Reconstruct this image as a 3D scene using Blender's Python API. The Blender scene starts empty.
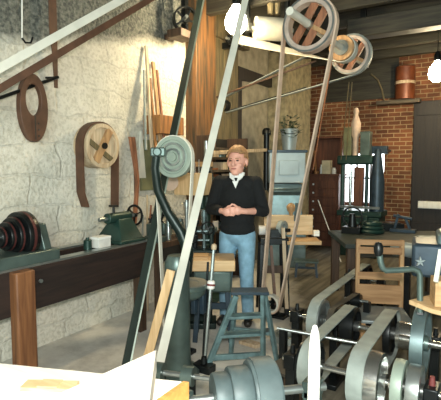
import bpy, bmesh, math, random
from mathutils import Vector as V, Matrix
random.seed(7)
PI = math.pi
sc = bpy.context.scene
col = sc.collection
Z = V((0, 0, 1)); X = V((1, 0, 0)); Y = V((0, 1, 0))

# ------------------------------------------------------------------ camera
FPX = 450.0; YAW = math.radians(32); PIT = math.atan(37 / FPX); CAMZ = 1.62
CAM = V((0, 0, CAMZ))
R = V((math.cos(YAW), math.sin(YAW), 0))
FW = V((-math.sin(YAW) * math.cos(PIT), math.cos(YAW) * math.cos(PIT), -math.sin(PIT)))
UP = R.cross(FW)
FH = V((-math.sin(YAW), math.cos(YAW), 0))
cd = bpy.data.cameras.new('camera'); cam = bpy.data.objects.new('camera', cd); col.objects.link(cam)
cd.sensor_width = 36; cd.sensor_fit = 'HORIZONTAL'; cd.lens = 36 * FPX / 441; cd.clip_start = 0.02
m = Matrix((R, UP, -FW)).transposed().to_4x4(); m.translation = CAM; cam.matrix_world = m
sc.camera = cam

def ray(px, py): return FW + R * ((px - 220.5) / FPX) - UP * ((py - 200) / FPX)
def D(px, py, d): return CAM + ray(px, py) * d                      # a place seen at a pixel, at a distance
def pX(px, py, x): r = ray(px, py); return CAM + r * (x / r.x)
def pY(px, py, y): r = ray(px, py); return CAM + r * (y / r.y)
def pZ(px, py, z): r = ray(px, py); return CAM + r * ((z - CAMZ) / r.z)

# ------------------------------------------------------------------ materials
MAT = {}
def nt(name):
    m = bpy.data.materials.new(name); m.use_nodes = True
    n = m.node_tree.nodes; l = m.node_tree.links
    return m, n, l, n['Principled BSDF']
def ramp(n, stops):
    r = n.new('ShaderNodeValToRGB'); e = r.color_ramp.elements
    while len(e) < len(stops): e.new(0.5)
    for k, (p, c) in enumerate(stops): e[k].position = p; e[k].color = (*c, 1)
    return r
def plain(name, c, rough=.6, metal=0, var=.25, scale=9, bump=.15, c2=None):
    m, n, l, b = nt(name)
    tc = n.new('ShaderNodeTexCoord'); no = n.new('ShaderNodeTexNoise')
    no.inputs['Scale'].default_value = scale; no.inputs['Detail'].default_value = 6
    l.new(tc.outputs['Object'], no.inputs['Vector'])
    d = c2 or tuple(x * (1 - var) for x in c)
    r = ramp(n, [(.3, d), (.7, c)]); l.new(no.outputs['Fac'], r.inputs[0]); l.new(r.outputs[0], b.inputs['Base Color'])
    b.inputs['Roughness'].default_value = rough; b.inputs['Metallic'].default_value = metal
    if bump:
        bp = n.new('ShaderNodeBump'); bp.inputs['Strength'].default_value = bump; bp.inputs['Distance'].default_value = .01
        l.new(no.outputs['Fac'], bp.inputs['Height']); l.new(bp.outputs[0], b.inputs['Normal'])
    MAT[name] = m; return m
def wood(name, c, c2, axis='z', rough=.6, sc_=14):
    m, n, l, b = nt(name)
    tc = n.new('ShaderNodeTexCoord'); mp = n.new('ShaderNodeMapping'); no = n.new('ShaderNodeTexNoise')
    s = {'x': (.08, 1, 1), 'y': (1, .08, 1), 'z': (1, 1, .08)}[axis]
    mp.inputs['Scale'].default_value = s
    no.inputs['Scale'].default_value = sc_ * 2; no.inputs['Detail'].default_value = 5; no.inputs['Distortion'].default_value = .6
    l.new(tc.outputs['Object'], mp.inputs[0]); l.new(mp.outputs[0], no.inputs['Vector'])
    r = ramp(n, [(.35, c2), (.65, c)]); l.new(no.outputs['Fac'], r.inputs[0]); l.new(r.outputs[0], b.inputs['Base Color'])
    b.inputs['Roughness'].default_value = rough
    bp = n.new('ShaderNodeBump'); bp.inputs['Strength'].default_value = .15; bp.inputs['Distance'].default_value = .005
    l.new(no.outputs['Fac'], bp.inputs['Height']); l.new(bp.outputs[0], b.inputs['Normal'])
    MAT[name] = m; return m
def emit(name, c, s):
    m, n, l, b = nt(name)
    b.inputs['Base Color'].default_value = (*c, 1); b.inputs['Emission Color'].default_value = (*c, 1); b.inputs['Emission Strength'].default_value = s
    MAT[name] = m; return m

plain('cast_green', (.022, .06, .048), .4, .3, .45, 7)
plain('teal_iron', (.12, .17, .155), .36, .45, .45, 6)
plain('pale_green', (.36, .43, .36), .45, .25, .25, 8)
plain('black_iron', (.014, .017, .018), .35, .5, .4, 12)
plain('blue_steel', (.22, .30, .31), .33, .65, .4, 7)
plain('navy_iron', (.035, .06, .085), .4, .3, .4, 9)
plain('grey_steel', (.42, .46, .45), .3, .8, .3, 10)
plain('bright_steel', (.7, .72, .7), .2, .95, .2, 10)
plain('galvanised', (.36, .42, .43), .45, .4, .25, 4)
plain('rust', (.34, .13, .05), .8, .1, .5, 8)
plain('band_red', (.09, .022, .02), .5, 0, .4, 9)
plain('dull_red', (.22, .045, .04), .6, 0, .3, 9)
plain('leather_brown', (.12, .055, .03), .6, 0, .45, 10)
plain('leather_dark', (.05, .045, .035), .6, 0, .4, 10)
plain('leather_tan', (.66, .49, .37), .65, 0, .3, 10)
plain('drum_grey', (.46, .45, .38), .5)
plain('gooseneck_green', (.012, .026, .022), .38, .3, .4, 7)
plain('wheel_rim', (.62, .50, .42), .6, .1, .4, 9)
plain('belt_cream', (.74, .72, .62), .65, 0, .2, 6)
plain('belt_grey', (.33, .37, .34), .6, 0, .35, 9)
plain('belt_blue', (.12, .165, .17), .5, .1, .4, 9)
plain('belt_green', (.016, .03, .022), .5, .1, .4, 9)
plain('white_paint', (.86, .85, .8), .6, 0, .08, 5)
plain('ladder_blue', (.17, .28, .29), .55, .1, .55, 12)
plain('green_board', (.20, .20, .10), .8, 0, .4, 6)
plain('green_bench', (.035, .05, .042), .5, 0, .6, 5)
plain('card', (.62, .52, .34), .8)
plain('skin', (.82, .42, .32), .5, 0, .12, 20, .03)
plain('hair', (.46, .25, .11), .6, 0, .5, 40, .4)
plain('sweater', (.005, .006, .007), .9, 0, .3, 60, .3)
plain('denim', (.27, .47, .62), .85, 0, .35, 14, .2)
plain('shirt', (.85, .85, .82), .7, 0, .05)
plain('shoe', (.03, .025, .02), .5)
plain('eye_dark', (.05, .03, .02), .3, 0, .1, 5, 0)
plain('lips', (.48, .17, .14), .5, 0, .1, 5, 0)
plain('leaf', (.03, .07, .03), .6, 0, .5, 20)
plain('copper', (.20, .055, .02), .45, .2, .5, 5)
plain('cotton_white', (.75, .73, .68), .8)
plain('dirt_black', (.02, .017, .013), .8)
wood('oak', (.50, .30, .14), (.30, .16, .07))
wood('oak_x', (.62, .40, .20), (.42, .25, .11), 'x')
wood('chair_wood', (.46, .26, .12), (.30, .155, .065), 'x')
wood('pine', (.72, .50, .27), (.55, .35, .16))
wood('pine_x', (.74, .52, .29), (.58, .37, .18), 'x')
wood('post_brown', (.25, .105, .04), (.12, .045, .018))
wood('dark_wood', (.09, .05, .028), (.04, .022, .013))
wood('dark_wood_x', (.10, .075, .045), (.04, .028, .018), 'x')
wood('bed_brown', (.032, .018, .014), (.014, .009, .008), 'y')
wood('mahogany', (.15, .05, .022), (.08, .025, .012))
wood('olive_wood', (.17, .13, .06), (.075, .06, .03))
wood('orange_wood', (.42, .18, .05), (.16, .07, .025))
wood('post_rust', (.19, .085, .026), (.035, .026, .015))
wood('door_dark', (.018, .011, .007), (.008, .005, .004))
wood('ceiling_wood', (.04, .036, .022), (.012, .010, .007), 'x')
wood('pale_wood', (.62, .50, .34), (.40, .28, .17))
wood('red_wood', (.36, .15, .075), (.20, .08, .04))
wood('white_pine', (.90, .87, .79), (.82, .75, .62), 'x')
wood('orange_edge', (.72, .36, .10), (.55, .24, .06), 'x')
wood('bone_wood', (.86, .84, .77), (.78, .74, .64))
emit('bulb_glow', (1, .84, .55), 60)
emit('daylight', (.86, .95, 1), 5)

def wall_mat(name, stone=True):
    m, n, l, b = nt(name)
    tc = n.new('ShaderNodeTexCoord'); sp = n.new('ShaderNodeSeparateXYZ'); l.new(tc.outputs['Object'], sp.inputs[0])
    cb = n.new('ShaderNodeCombineXYZ')
    l.new(sp.outputs['Y' if stone else 'X'], cb.inputs[0]); l.new(sp.outputs['Z'], cb.inputs[1])
    br = n.new('ShaderNodeTexBrick')
    dist = n.new('ShaderNodeTexNoise'); dist.inputs['Scale'].default_value = 3 if stone else 6; dist.inputs['Detail'].default_value = 3
    l.new(tc.outputs['Object'], dist.inputs['Vector'])
    mx = n.new('ShaderNodeVectorMath'); mx.operation = 'MULTIPLY_ADD'
    k = .22 if stone else .012
    mx.inputs[1].default_value = (k, k, k); l.new(dist.outputs['Color'], mx.inputs[0]); l.new(cb.outputs[0], mx.inputs[2])
    l.new(mx.outputs[0], br.inputs['Vector'])
    br.inputs['Scale'].default_value = 1
    big = n.new('ShaderNodeTexNoise'); big.inputs['Scale'].default_value = 1.3; big.inputs['Detail'].default_value = 8; big.inputs['Roughness'].default_value = .65
    l.new(tc.outputs['Object'], big.inputs['Vector'])
    fine = n.new('ShaderNodeTexNoise'); fine.inputs['Scale'].default_value = 34 if stone else 22; fine.inputs['Detail'].default_value = 5
    l.new(tc.outputs['Object'], fine.inputs['Vector'])
    def mix(kind, fac, a, bb):
        q = n.new('ShaderNodeMix'); q.data_type = 'RGBA'; q.blend_type = kind
        if isinstance(fac, float): q.inputs['Factor'].default_value = fac
        else: l.new(fac, q.inputs['Factor'])
        for s, v in (('A', a), ('B', bb)):
            if isinstance(v, tuple): q.inputs[6 if s == 'A' else 7].default_value = (*v, 1)
            else: l.new(v, q.inputs[6 if s == 'A' else 7])
        return q.outputs[2]
    if stone:
        br.inputs['Brick Width'].default_value = .62; br.inputs['Row Height'].default_value = .27; br.inputs['Mortar Size'].default_value = .014
        br.inputs['Mortar Smooth'].default_value = .6
        br.inputs['Color1'].default_value = (.68, .64, .54, 1); br.inputs['Color2'].default_value = (.58, .555, .48, 1); br.inputs['Mortar'].default_value = (.47, .45, .385, 1)
        r1 = ramp(n, [(.36, (.46, .45, .38)), (.5, (.66, .64, .55)), (.66, (.80, .76, .66))]); l.new(big.outputs['Fac'], r1.inputs[0])
        c = mix('MIX', .68, br.outputs['Color'], r1.outputs[0])
        r2 = ramp(n, [(.34, (.72, .71, .67)), (.54, (1, 1, 1))]); l.new(fine.outputs['Fac'], r2.inputs[0])
        c = mix('MULTIPLY', .75, c, r2.outputs[0])
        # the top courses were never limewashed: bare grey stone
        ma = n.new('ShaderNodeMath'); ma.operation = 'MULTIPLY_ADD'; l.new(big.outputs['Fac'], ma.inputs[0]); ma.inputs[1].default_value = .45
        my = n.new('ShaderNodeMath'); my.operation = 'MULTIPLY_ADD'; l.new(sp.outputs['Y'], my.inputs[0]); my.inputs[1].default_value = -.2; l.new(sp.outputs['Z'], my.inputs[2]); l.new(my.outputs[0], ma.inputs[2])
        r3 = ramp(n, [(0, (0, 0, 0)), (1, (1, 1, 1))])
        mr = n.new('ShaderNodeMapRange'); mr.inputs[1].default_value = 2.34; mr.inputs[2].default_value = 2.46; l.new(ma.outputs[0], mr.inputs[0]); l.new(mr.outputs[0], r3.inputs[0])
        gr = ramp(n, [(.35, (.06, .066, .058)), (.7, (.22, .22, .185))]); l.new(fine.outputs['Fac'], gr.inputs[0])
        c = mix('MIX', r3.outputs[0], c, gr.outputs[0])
        hgt = .03
    else:
        br.inputs['Brick Width'].default_value = .22; br.inputs['Row Height'].default_value = .078; br.inputs['Mortar Size'].default_value = .008
        br.inputs['Color1'].default_value = (.27, .10, .042, 1); br.inputs['Color2'].default_value = (.13, .047, .024, 1); br.inputs['Mortar'].default_value = (.42, .30, .17, 1)
        br.inputs['Bias'].default_value = -.1
        r1 = ramp(n, [(.38, (.30, .28, .24)), (.6, (1.0, .95, .85))]); l.new(big.outputs['Fac'], r1.inputs[0])
        c = mix('MULTIPLY', .8, br.outputs['Color'], r1.outputs[0])
        hgt = .02
    l.new(c, b.inputs['Base Color']); b.inputs['Roughness'].default_value = .9
    bp = n.new('ShaderNodeBump'); bp.inputs['Strength'].default_value = .55; bp.inputs['Distance'].default_value = hgt
    ad = n.new('ShaderNodeMath'); ad.operation = 'MULTIPLY_ADD'; l.new(br.outputs['Fac'], ad.inputs[0]); ad.inputs[1].default_value = -.6; l.new(fine.outputs['Fac'], ad.inputs[2])
    l.new(ad.outputs[0], bp.inputs['Height']); l.new(bp.outputs[0], b.inputs['Normal'])
    MAT[name] = m
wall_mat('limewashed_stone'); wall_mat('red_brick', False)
plain('grey_render', (.40, .35, .25), .9, 0, .4, 7, .5)
plain('pillar_stone', (.40, .33, .19), .9, 0, .55, 9, .8)
def floor_mat():
    m, n, l, b = nt('floor_concrete')
    tc = n.new('ShaderNodeTexCoord'); sp = n.new('ShaderNodeSeparateXYZ'); l.new(tc.outputs['Object'], sp.inputs[0])
    a = n.new('ShaderNodeTexNoise'); a.inputs['Scale'].default_value = 2.2; a.inputs['Detail'].default_value = 9; a.inputs['Roughness'].default_value = .7; l.new(tc.outputs['Object'], a.inputs['Vector'])
    r = ramp(n, [(.35, (.44, .42, .38)), (.5, (.62, .60, .54)), (.68, (.76, .74, .68))]); l.new(a.outputs['Fac'], r.inputs[0])
    mp = n.new('ShaderNodeMapping'); mp.inputs['Scale'].default_value = (7, .5, 1); l.new(tc.outputs['Object'], mp.inputs[0])
    w = n.new('ShaderNodeTexNoise'); w.inputs['Scale'].default_value = 2; w.inputs['Detail'].default_value = 6; l.new(mp.outputs[0], w.inputs['Vector'])
    r2 = ramp(n, [(.3, (.05, .045, .03)), (.7, (.20, .175, .125))]); l.new(w.outputs['Fac'], r2.inputs[0])
    # boards laid to the right of the concrete
    ma = n.new('ShaderNodeMath'); ma.operation = 'MULTIPLY_ADD'; l.new(a.outputs['Fac'], ma.inputs[0]); ma.inputs[1].default_value = .8
    mb = n.new('ShaderNodeMath'); mb.operation = 'MULTIPLY_ADD'; l.new(sp.outputs['Y'], mb.inputs[0]); mb.inputs[1].default_value = .5; l.new(sp.outputs['X'], mb.inputs[2]); l.new(mb.outputs[0], ma.inputs[2])
    mr = n.new('ShaderNodeMapRange'); mr.inputs[1].default_value = .55; mr.inputs[2].default_value = .95; l.new(ma.outputs[0], mr.inputs[0])
    q = n.new('ShaderNodeMix'); q.data_type = 'RGBA'; l.new(mr.outputs[0], q.inputs['Factor']); l.new(r.outputs[0], q.inputs[6]); l.new(r2.outputs[0], q.inputs[7])
    l.new(q.outputs[2], b.inputs['Base Color']); b.inputs['Roughness'].default_value = .8
    bp = n.new('ShaderNodeBump'); bp.inputs['Strength'].default_value = .3; bp.inputs['Distance'].default_value = .02; l.new(a.outputs['Fac'], bp.inputs['Height']); l.new(bp.outputs[0], b.inputs['Normal'])
    MAT['floor_concrete'] = m
floor_mat()

# ------------------------------------------------------------------ mesh builder
def basis(ax):
    ax = ax.normalized(); h = Z if abs(ax.z) < .9 else X
    u = ax.cross(h).normalized(); return ax, u, ax.cross(u)
class B:
    def __init__(s): s.bm = bmesh.new()
    def box(s, c, size, rot=None):
        mt = Matrix.Translation(V(c)) @ (rot.to_4x4() if rot else Matrix.Identity(4)) @ Matrix.Diagonal((*size, 1))
        bmesh.ops.create_cube(s.bm, size=1, matrix=mt); return s
    def bar(s, p0, p1, w, h=None, side=None):
        p0, p1 = V(p0), V(p1); a = (p1 - p0); L = a.length; a.normalize()
        side = V(side) if side is not None else (Z.cross(a) if abs(a.z) < .97 else X)
        u = (side - a * side.dot(a)).normalized(); v = a.cross(u)
        return s.box((p0 + p1) / 2, (w, h or w, L), Matrix((u, v, a)).transposed())
    def cyl(s, p0, p1, r, r1=None, n=20):
        r1 = r if r1 is None else r1; p0, p1 = V(p0), V(p1); return s.lathe(p0, p1 - p0, [(0, 0), (r, 0), (r1, (p1 - p0).length), (0, (p1 - p0).length)], n)
    def lathe(s, o, ax, prof, n=28, close=False):
        o = V(o); ax, u, v = basis(V(ax)); rows = []
        for r, h in prof:
            if r < 1e-6: rows.append([s.bm.verts.new(o + ax * h)])
            else: rows.append([s.bm.verts.new(o + ax * h + (u * math.cos(2 * PI * k / n) + v * math.sin(2 * PI * k / n)) * r) for k in range(n)])
        if close: rows.append(rows[0])
        for a, b in zip(rows, rows[1:]):
            for k in range(n):
                f = [a[k % len(a)], a[(k + 1) % len(a)], b[(k + 1) % len(b)], b[k % len(b)]]
                f2 = []
                for q in f:
                    if q not in f2: f2.append(q)
                if len(f2) > 2: s.bm.faces.new(f2)
        return s
    def ring(s, o, ax, ro, ri, w, n=36):
        return s.lathe(V(o) - V(ax).normalized() * w / 2, ax, [(ri, 0), (ro, 0), (ro, w), (ri, w)], n, True)
    def tube(s, pts, r, n=8, closed=False):
        pts = [V(p) for p in pts]; N = len(pts); rs = r if isinstance(r, (list, tuple)) else [r] * N
        rows = []; u = None
        for i in range(N):
            t = (pts[(i + 1) % N] - pts[i - 1]) if closed else (pts[min(i + 1, N - 1)] - pts[max(i - 1, 0)])
            t.normalize()
            if u is None: _, u, _ = basis(t)
            u = (u - t * u.dot(t)).normalized(); v = t.cross(u)
            rows.append([s.bm.verts.new(pts[i] + (u * math.cos(2 * PI * k / n) + v * math.sin(2 * PI * k / n)) * rs[i]) for k in range(n)])
        for i in range(N if closed else N - 1):
            a, b = rows[i], rows[(i + 1) % N]
            for k in range(n): s.bm.faces.new((a[k], a[(k + 1) % n], b[(k + 1) % n], b[k]))
        if not closed: s.bm.faces.new(rows[0][::-1]); s.bm.faces.new(rows[-1])
        return s
    def prism(s, pts, ext):
        a = [s.bm.verts.new(V(p)) for p in pts]; b = [s.bm.verts.new(V(p) + V(ext)) for p in pts]; n = len(a)
        s.bm.faces.new(a[::-1]); s.bm.faces.new(b)
        for k in range(n): s.bm.faces.new((a[k], a[(k + 1) % n], b[(k + 1) % n], b[k]))
        return s
    def ribbon(s, pts, wv, t, closed=False):
        pts = [V(p) for p in pts]; N = len(pts); rows = []
        for i in range(N):
            tt = (pts[(i + 1) % N] - pts[i - 1]) if closed else (pts[min(i + 1, N - 1)] - pts[max(i - 1, 0)])
            w = V(wv[i]) if isinstance(wv, list) else V(wv)
            nn = tt.cross(w).normalized() * t / 2
            rows.append([s.bm.verts.new(q) for q in (pts[i] - w / 2 - nn, pts[i] + w / 2 - nn, pts[i] + w / 2 + nn, pts[i] - w / 2 + nn)])
        for i in range(N if closed else N - 1):
            a, b = rows[i], rows[(i + 1) % N]
            for k in range(4): s.bm.faces.new((a[k], a[(k + 1) % 4], b[(k + 1) % 4], b[k]))
        if not closed: s.bm.faces.new(rows[0][::-1]); s.bm.faces.new(rows[-1])
        return s
    def ell(s, c, r, rot=None, seg=20):
        mt = Matrix.Translation(V(c)) @ (rot.to_4x4() if rot else Matrix.Identity(4)) @ Matrix.Diagonal((*r, 1))
        bmesh.ops.create_uvsphere(s.bm, u_segments=seg, v_segments=seg * 2 // 3, radius=1, matrix=mt); return s
    def caps(s, p0, p1, r0, r1):
        s.cyl(p0, p1, r0, r1, 16); s.ell(p0, (r0,) * 3, seg=14); s.ell(p1, (r1,) * 3, seg=14); return s
    def build(s, name, mat, parent=None, smooth=None, bevel=0, at=None, local=False, remesh=0, sub=0):
        bm = s.bm
        bmesh.ops.recalc_face_normals(bm, faces=bm.faces)
        root = parent
        while root is not None and root.parent is not None: root = root.parent
        if parent is not None: L = V((0, 0, 0)) if local else root.location.copy()
        elif at is not None: L = V(at)
        else:
            xs = [v.co.x for v in bm.verts]; ys = [v.co.y for v in bm.verts]; zs = [v.co.z for v in bm.verts]
            L = V(((min(xs) + max(xs)) / 2, (min(ys) + max(ys)) / 2, min(zs)))
        for v in bm.verts: v.co -= L
        me = bpy.data.meshes.new(name); bm.to_mesh(me); bm.free()
        o = bpy.data.objects.new(name, me); col.objects.link(o)
        me.materials.append(MAT[mat])
        if remesh:
            md = o.modifiers.new('r', 'REMESH'); md.mode = 'VOXEL'; md.voxel_size = remesh
            sm = o.modifiers.new('s', 'SMOOTH'); sm.iterations = 4; sm.factor = .5
            ev = o.evaluated_get(bpy.context.evaluated_depsgraph_get())
            me2 = bpy.data.meshes.new_from_object(ev); o.modifiers.clear(); o.data = me2
            if not me2.materials: me2.materials.append(MAT[mat])
            me = me2
            for p in me.polygons: p.use_smooth = True
        else:
            try: me.set_sharp_from_angle(angle=math.radians(38))
            except Exception: pass
            for p in me.polygons: p.use_smooth = True
        if bevel:
            b = o.modifiers.new('bevel', 'BEVEL'); b.width = bevel; b.segments = 2; b.limit_method = 'ANGLE'
        if parent is not None: o.parent = parent
        else: o.location = L
        return o

def tag(o, label, cat, group=None):
    o['label'] = label; o['category'] = cat
    if group: o['group'] = group
    return o
def thing(name, label, cat, loc=(0, 0, 0), rotz=0, group=None):
    o = bpy.data.objects.new(name, None); col.objects.link(o); o.empty_display_size = .1
    o.location = loc; o.rotation_euler = (0, 0, rotz); return tag(o, label, cat, group)
def struct(name, b, mat, **k):
    o = b.build(name, mat, **k); o['kind'] = 'structure'; return o
def belt_path(c1, r1, c2, r2, ax, n=14):
    c1, c2, ax = V(c1), V(c2), V(ax).normalized()
    d = c2 - c1; d -= ax * d.dot(ax); L = d.length; u = d / L; v = ax.cross(u)
    a = math.acos(max(-1, min(1, (r1 - r2) / L))); P = []
    for k in range(n + 1):
        t = a + (2 * PI - 2 * a) * k / n; P.append(c1 + (u * math.cos(t) + v * math.sin(t)) * r1)
    for k in range(n + 1):
        t = -a + 2 * a * k / n; P.append(c1 + d + (u * math.cos(t) + v * math.sin(t)) * r2)
    return P
def pulley(root, name, c, ax, r, w, mat, rim=.02, spokes=0, hub=.03, smat=None, web=False):
    """a belt pulley: rim as the part, hub, spokes or web as its sub-parts"""
    b = B().ring(c, ax, r, r - rim, w)
    if web: b.ring(c, ax, r - rim * .9, hub * .8, w * .5)
    o = b.build(name, mat, root, bevel=.003)
    h = B().lathe(V(c) - V(ax).normalized() * w * .6, ax, [(0, 0), (hub, 0), (hub * 1.1, w * .6), (hub, w * 1.2), (0, w * 1.2)], 16).build('hub', smat or mat, o)
    if spokes:
        a, u, v = basis(V(ax))
        for k in range(spokes):
            t = 2 * PI * k / spokes + .5; q = u * math.cos(t) + v * math.sin(t)
            B().bar(V(c) + q * hub * .8, V(c) + q * (r - rim * .6), r * .14, w * .3, side=a.cross(q)).build('spoke', smat or mat, o, bevel=.003)
    return o
def cone_pulley(root, o, ax, steps, mat, bands=None, name='cone_pulley'):
    """steps = (radius, width)"""
    prof = [(0, 0)]; h = 0
    for r, w in steps:
        prof += [(r - .004, h), (r, h + .006), (r, h + w - .006), (r - .004, h + w)]; h += w
    prof.append((0, h))
    p = B().lathe(o, ax, prof, 40).build(name, mat, root)
    if bands:
        h = 0; A = V(ax).normalized()
        for r, w in steps:
            B().ring(V(o) + A * (h + w * .5), ax, r + .002, r - .01, w * .25).build('worn_band', bands, p); h += w
    return p

# ================================================================== THE SETTING
WX = -3.4; WY = 9.0; CH = 3.72; RX = 5.2; FY = -2.6
struct('floor', B().box(((WX + RX) / 2, (FY + WY) / 2, -.05), (RX - WX + .8, WY - FY + .8, .1)), 'floor_concrete', at=(0, 0, 0))
struct('ceiling', B().box(((WX + RX) / 2, (FY + WY) / 2, CH + .05), (RX - WX + .8, WY - FY + .8, .1)), 'ceiling_wood', at=(0, 0, 0))
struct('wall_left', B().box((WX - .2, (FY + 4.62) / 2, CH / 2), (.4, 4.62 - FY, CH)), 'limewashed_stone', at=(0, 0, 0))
struct('wall_left_rear', B().box((WX - .24, (4.62 + WY) / 2, CH / 2), (.4, WY - 4.62, CH)), 'grey_render', at=(0, 0, 0))
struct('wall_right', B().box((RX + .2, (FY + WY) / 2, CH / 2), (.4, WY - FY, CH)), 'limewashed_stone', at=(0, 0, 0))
# back wall with a window opening
bw0 = pY(341, 200, WY).x; bw1 = pY(383, 200, WY).x; wz0, wz1 = .82, 1.82
b = B()
b.box(((WX - .4 + bw0) / 2, WY + .2, CH / 2), (bw0 - WX + .4, .4, CH)); b.box(((bw1 + RX + .4) / 2, WY + .2, CH / 2), (RX + .4 - bw1, .4, CH))
b.box(((bw0 + bw1) / 2, WY + .2, wz0 / 2), (bw1 - bw0, .4, wz0)); b.box(((bw0 + bw1) / 2, WY + .2, (wz1 + CH) / 2), (bw1 - bw0, .4, CH - wz1))
struct('wall_back', b, 'red_brick', at=(0, 0, 0))
# front wall (behind the viewer) with a wide window opening
fw0, fw1, fz0, fz1 = -.4, 4.6, .9, 3.3
b = B(); b.box(((WX - .4 + fw0) / 2, FY - .2, CH / 2), (fw0 - WX + .4, .4, CH)); b.box(((fw1 + RX + .4) / 2, FY - .2, CH / 2), (RX + .4 - fw1, .4, CH))
b.box(((fw0 + fw1) / 2, FY - .2, fz0 / 2), (fw1 - fw0, .4, fz0)); b.box(((fw0 + fw1) / 2, FY - .2, (fz1 + CH) / 2), (fw1 - fw0, .4, CH - fz1))
struct('wall_front', b, 'limewashed_stone', at=(0, 0, 0))
# window in the brick wall
w = struct('window_1', B().box(((bw0 + bw1) / 2, WY + .16, (wz0 + wz1) / 2), (bw1 - bw0, .02, wz1 - wz0)), 'daylight')
b = B()
for k in range(4): b.box((bw0 + (bw1 - bw0) * k / 3, WY + .13, (wz0 + wz1) / 2), (.035, .05, wz1 - wz0))
for zz in (wz0, (wz0 + wz1) / 2, wz1): b.box(((bw0 + bw1) / 2, WY + .13, zz), (bw1 - bw0, .05, .035))
b.build('window_frame', 'dark_wood', w)
# timber: joists, post, boards, lintel, pillar
tn = 0
def trim(b, mat, **k):
    global tn; tn += 1; return struct('trim_%d' % tn, b, mat, at=(0, 0, 0), **k)
yy = 4.9
while yy < 8.9:
    trim(B().box(((WX + RX) / 2, yy, CH - .12), (RX - WX, .1, .24)), 'ceiling_wood', bevel=.006); yy += .72
trim(B().box((1.6, 6.1, CH - .36), (RX + 1.6, .22, .24)), 'ceiling_wood', bevel=.01)
# rust-coloured post and boards on the left wall past the limewashed stone
p0 = pX(186, 100, WX); p1 = pX(206, 100, WX)
trim(B().box((WX + .06, (p0.y + p1.y) / 2, CH / 2), (.2, p1.y - p0.y, CH)), 'post_rust', bevel=.01)
y0 = p1.y + .01; y1 = pX(236, 100, WX).y; k = 0
for k in range(4):
    a = y0 + (y1 - y0) * k / 4
    trim(B().box((WX + .01, a + (y1 - y0) / 8, CH / 2), (.06, (y1 - y0) / 4 - .012, CH)), 'olive_wood', bevel=.004)
trim(B().box((WX + .03, (y0 + y1) / 2, pX(220, 38, WX).z), (.12, y1 - y0 + .5, .07)), 'olive_wood')
la, lb = pX(237, 73, WX), pX(283, 84, WX)
b = B(); n = 10; up_, lo = [], []
for k in range(n + 1):
    t = k / n; y = la.y + (lb.y - la.y + .15) * t
    up_.append((WX - .05, y, 3.05)); lo.append((WX - .05, y, 2.85 + .05 * (1 - (2 * t - 1) ** 2)))
b.prism(up_ + lo[::-1], (.08, 0, 0)); trim(b, 'door_dark')
pa, pb = pX(284, 90, WX + .25), pX(309, 90, WX + .25)
trim(B().box((WX + .1, (pa.y + pb.y) / 2, CH / 2), (.38, pb.y - pa.y, CH)), 'pillar_stone', bevel=.02)
for px in (238.5, 281):
    a = pX(px, 100, WX); trim(B().box((WX - .02, a.y, 1.5), (.09, .12, 3.0)), 'door_dark')
bx_ = pY(398, 100, WY).x; zl_ = pY(380, 99, WY).z
trim(B().box(((WX + .3 + bx_) / 2, WY - .015, (zl_ + CH) / 2), (bx_ - WX - .3, .06, CH - zl_)), 'ceiling_wood')  # dark sheet added over the upper brick, stands in for shade there
# dark door at the right of the brick wall
d0 = pY(413, 150, WY).x
dr = struct('door_1', B().box((d0 + .65, WY - .03, 1.37), (1.3, .06, 2.74)), 'door_dark', bevel=.006)
b = B()
for k in range(6): b.box((d0 + .11 + k * .215, WY - .065, 1.37), (.19, .012, 2.6))
b.build('door_board', 'door_dark', dr)
B().box((d0 + .65, WY - .08, 2.55), (1.2, .03, .14)).box((d0 + .65, WY - .08, .45), (1.2, .03, .14)).build('door_brace', 'door_dark', dr)
ledge = struct('trim_90', B().box((pY(400, 102, WY).x, WY - .12, pY(400, 103, WY).z), (.75, .24, .07)), 'dark_wood_x', bevel=.005)

# ================================================================== LIGHTS
def lamp(name, label, px, py, d, r, energy):
    c = D(px, py, d); top = V((c.x, c.y, CH))
    t = thing(name, label, 'lamp', c)
    B().lathe(c - Z * r * 1.1, Z, [(0, 0), (r * .5, r * .13), (r * .9, r * .55), (r, r * 1.1), (r * .82, r * 1.75), (r * .42, r * 2.3), (r * .3, r * 2.6), (0, r * 2.6)], 24).build('bulb', 'bulb_glow', t)  # bulb built larger than life, its size stands in for the glare
    B().lathe(c + Z * r * 1.45, Z, [(0, 0), (r * .4, 0), (r * .42, r * .6), (r * .25, r * 1.1), (0, r * 1.1)], 16).build('socket', 'black_iron', t)
    B().tube([c + Z * r * 2.5, top], .006, 6).build('cord', 'black_iron', t)
    ld = bpy.data.lights.new(name + '_light', 'POINT'); ld.energy = energy; ld.color = (1, .78, .45); ld.shadow_soft_size = r
    lo = bpy.data.objects.new(name + '_light', ld); col.objects.link(lo); lo.location = c - Z * r * 1.5 
    return t
lamp('hanging_bulb', 'bare glowing bulb hanging beside the boarded wall, left of the big spoked wheel', 236, 22, 5.0, .125, 50)
lamp('hanging_bulb', 'bare glowing bulb hanging in front of the brick wall above the dark door', 437, 73, 6.6, .12, 45)
def area(name, loc, to, sx, sy, e, c):
    ld = bpy.data.lights.new(name, 'AREA'); ld.shape = 'RECTANGLE'; ld.size = sx; ld.size_y = sy; ld.energy = e; ld.color = c
    o = bpy.data.objects.new(name, ld); col.objects.link(o); o.location = loc
    o.rotation_euler = (V(to) - V(loc)).to_track_quat('-Z', 'Y').to_euler(); return o
area('daylight_front_window', (2.1, FY - .1, 2.1), (1.0, 4, 1.2), 4.8, 2.3, 245, (.78, 1, .97))
fl = bpy.data.lights.new('camera_flash', 'POINT'); fl.energy = 230; fl.color = (1, .97, .9); fl.shadow_soft_size = .06
fo = bpy.data.objects.new('camera_flash', fl); col.objects.link(fo); fo.location = CAM + Z * .16 - FH * .02
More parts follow.
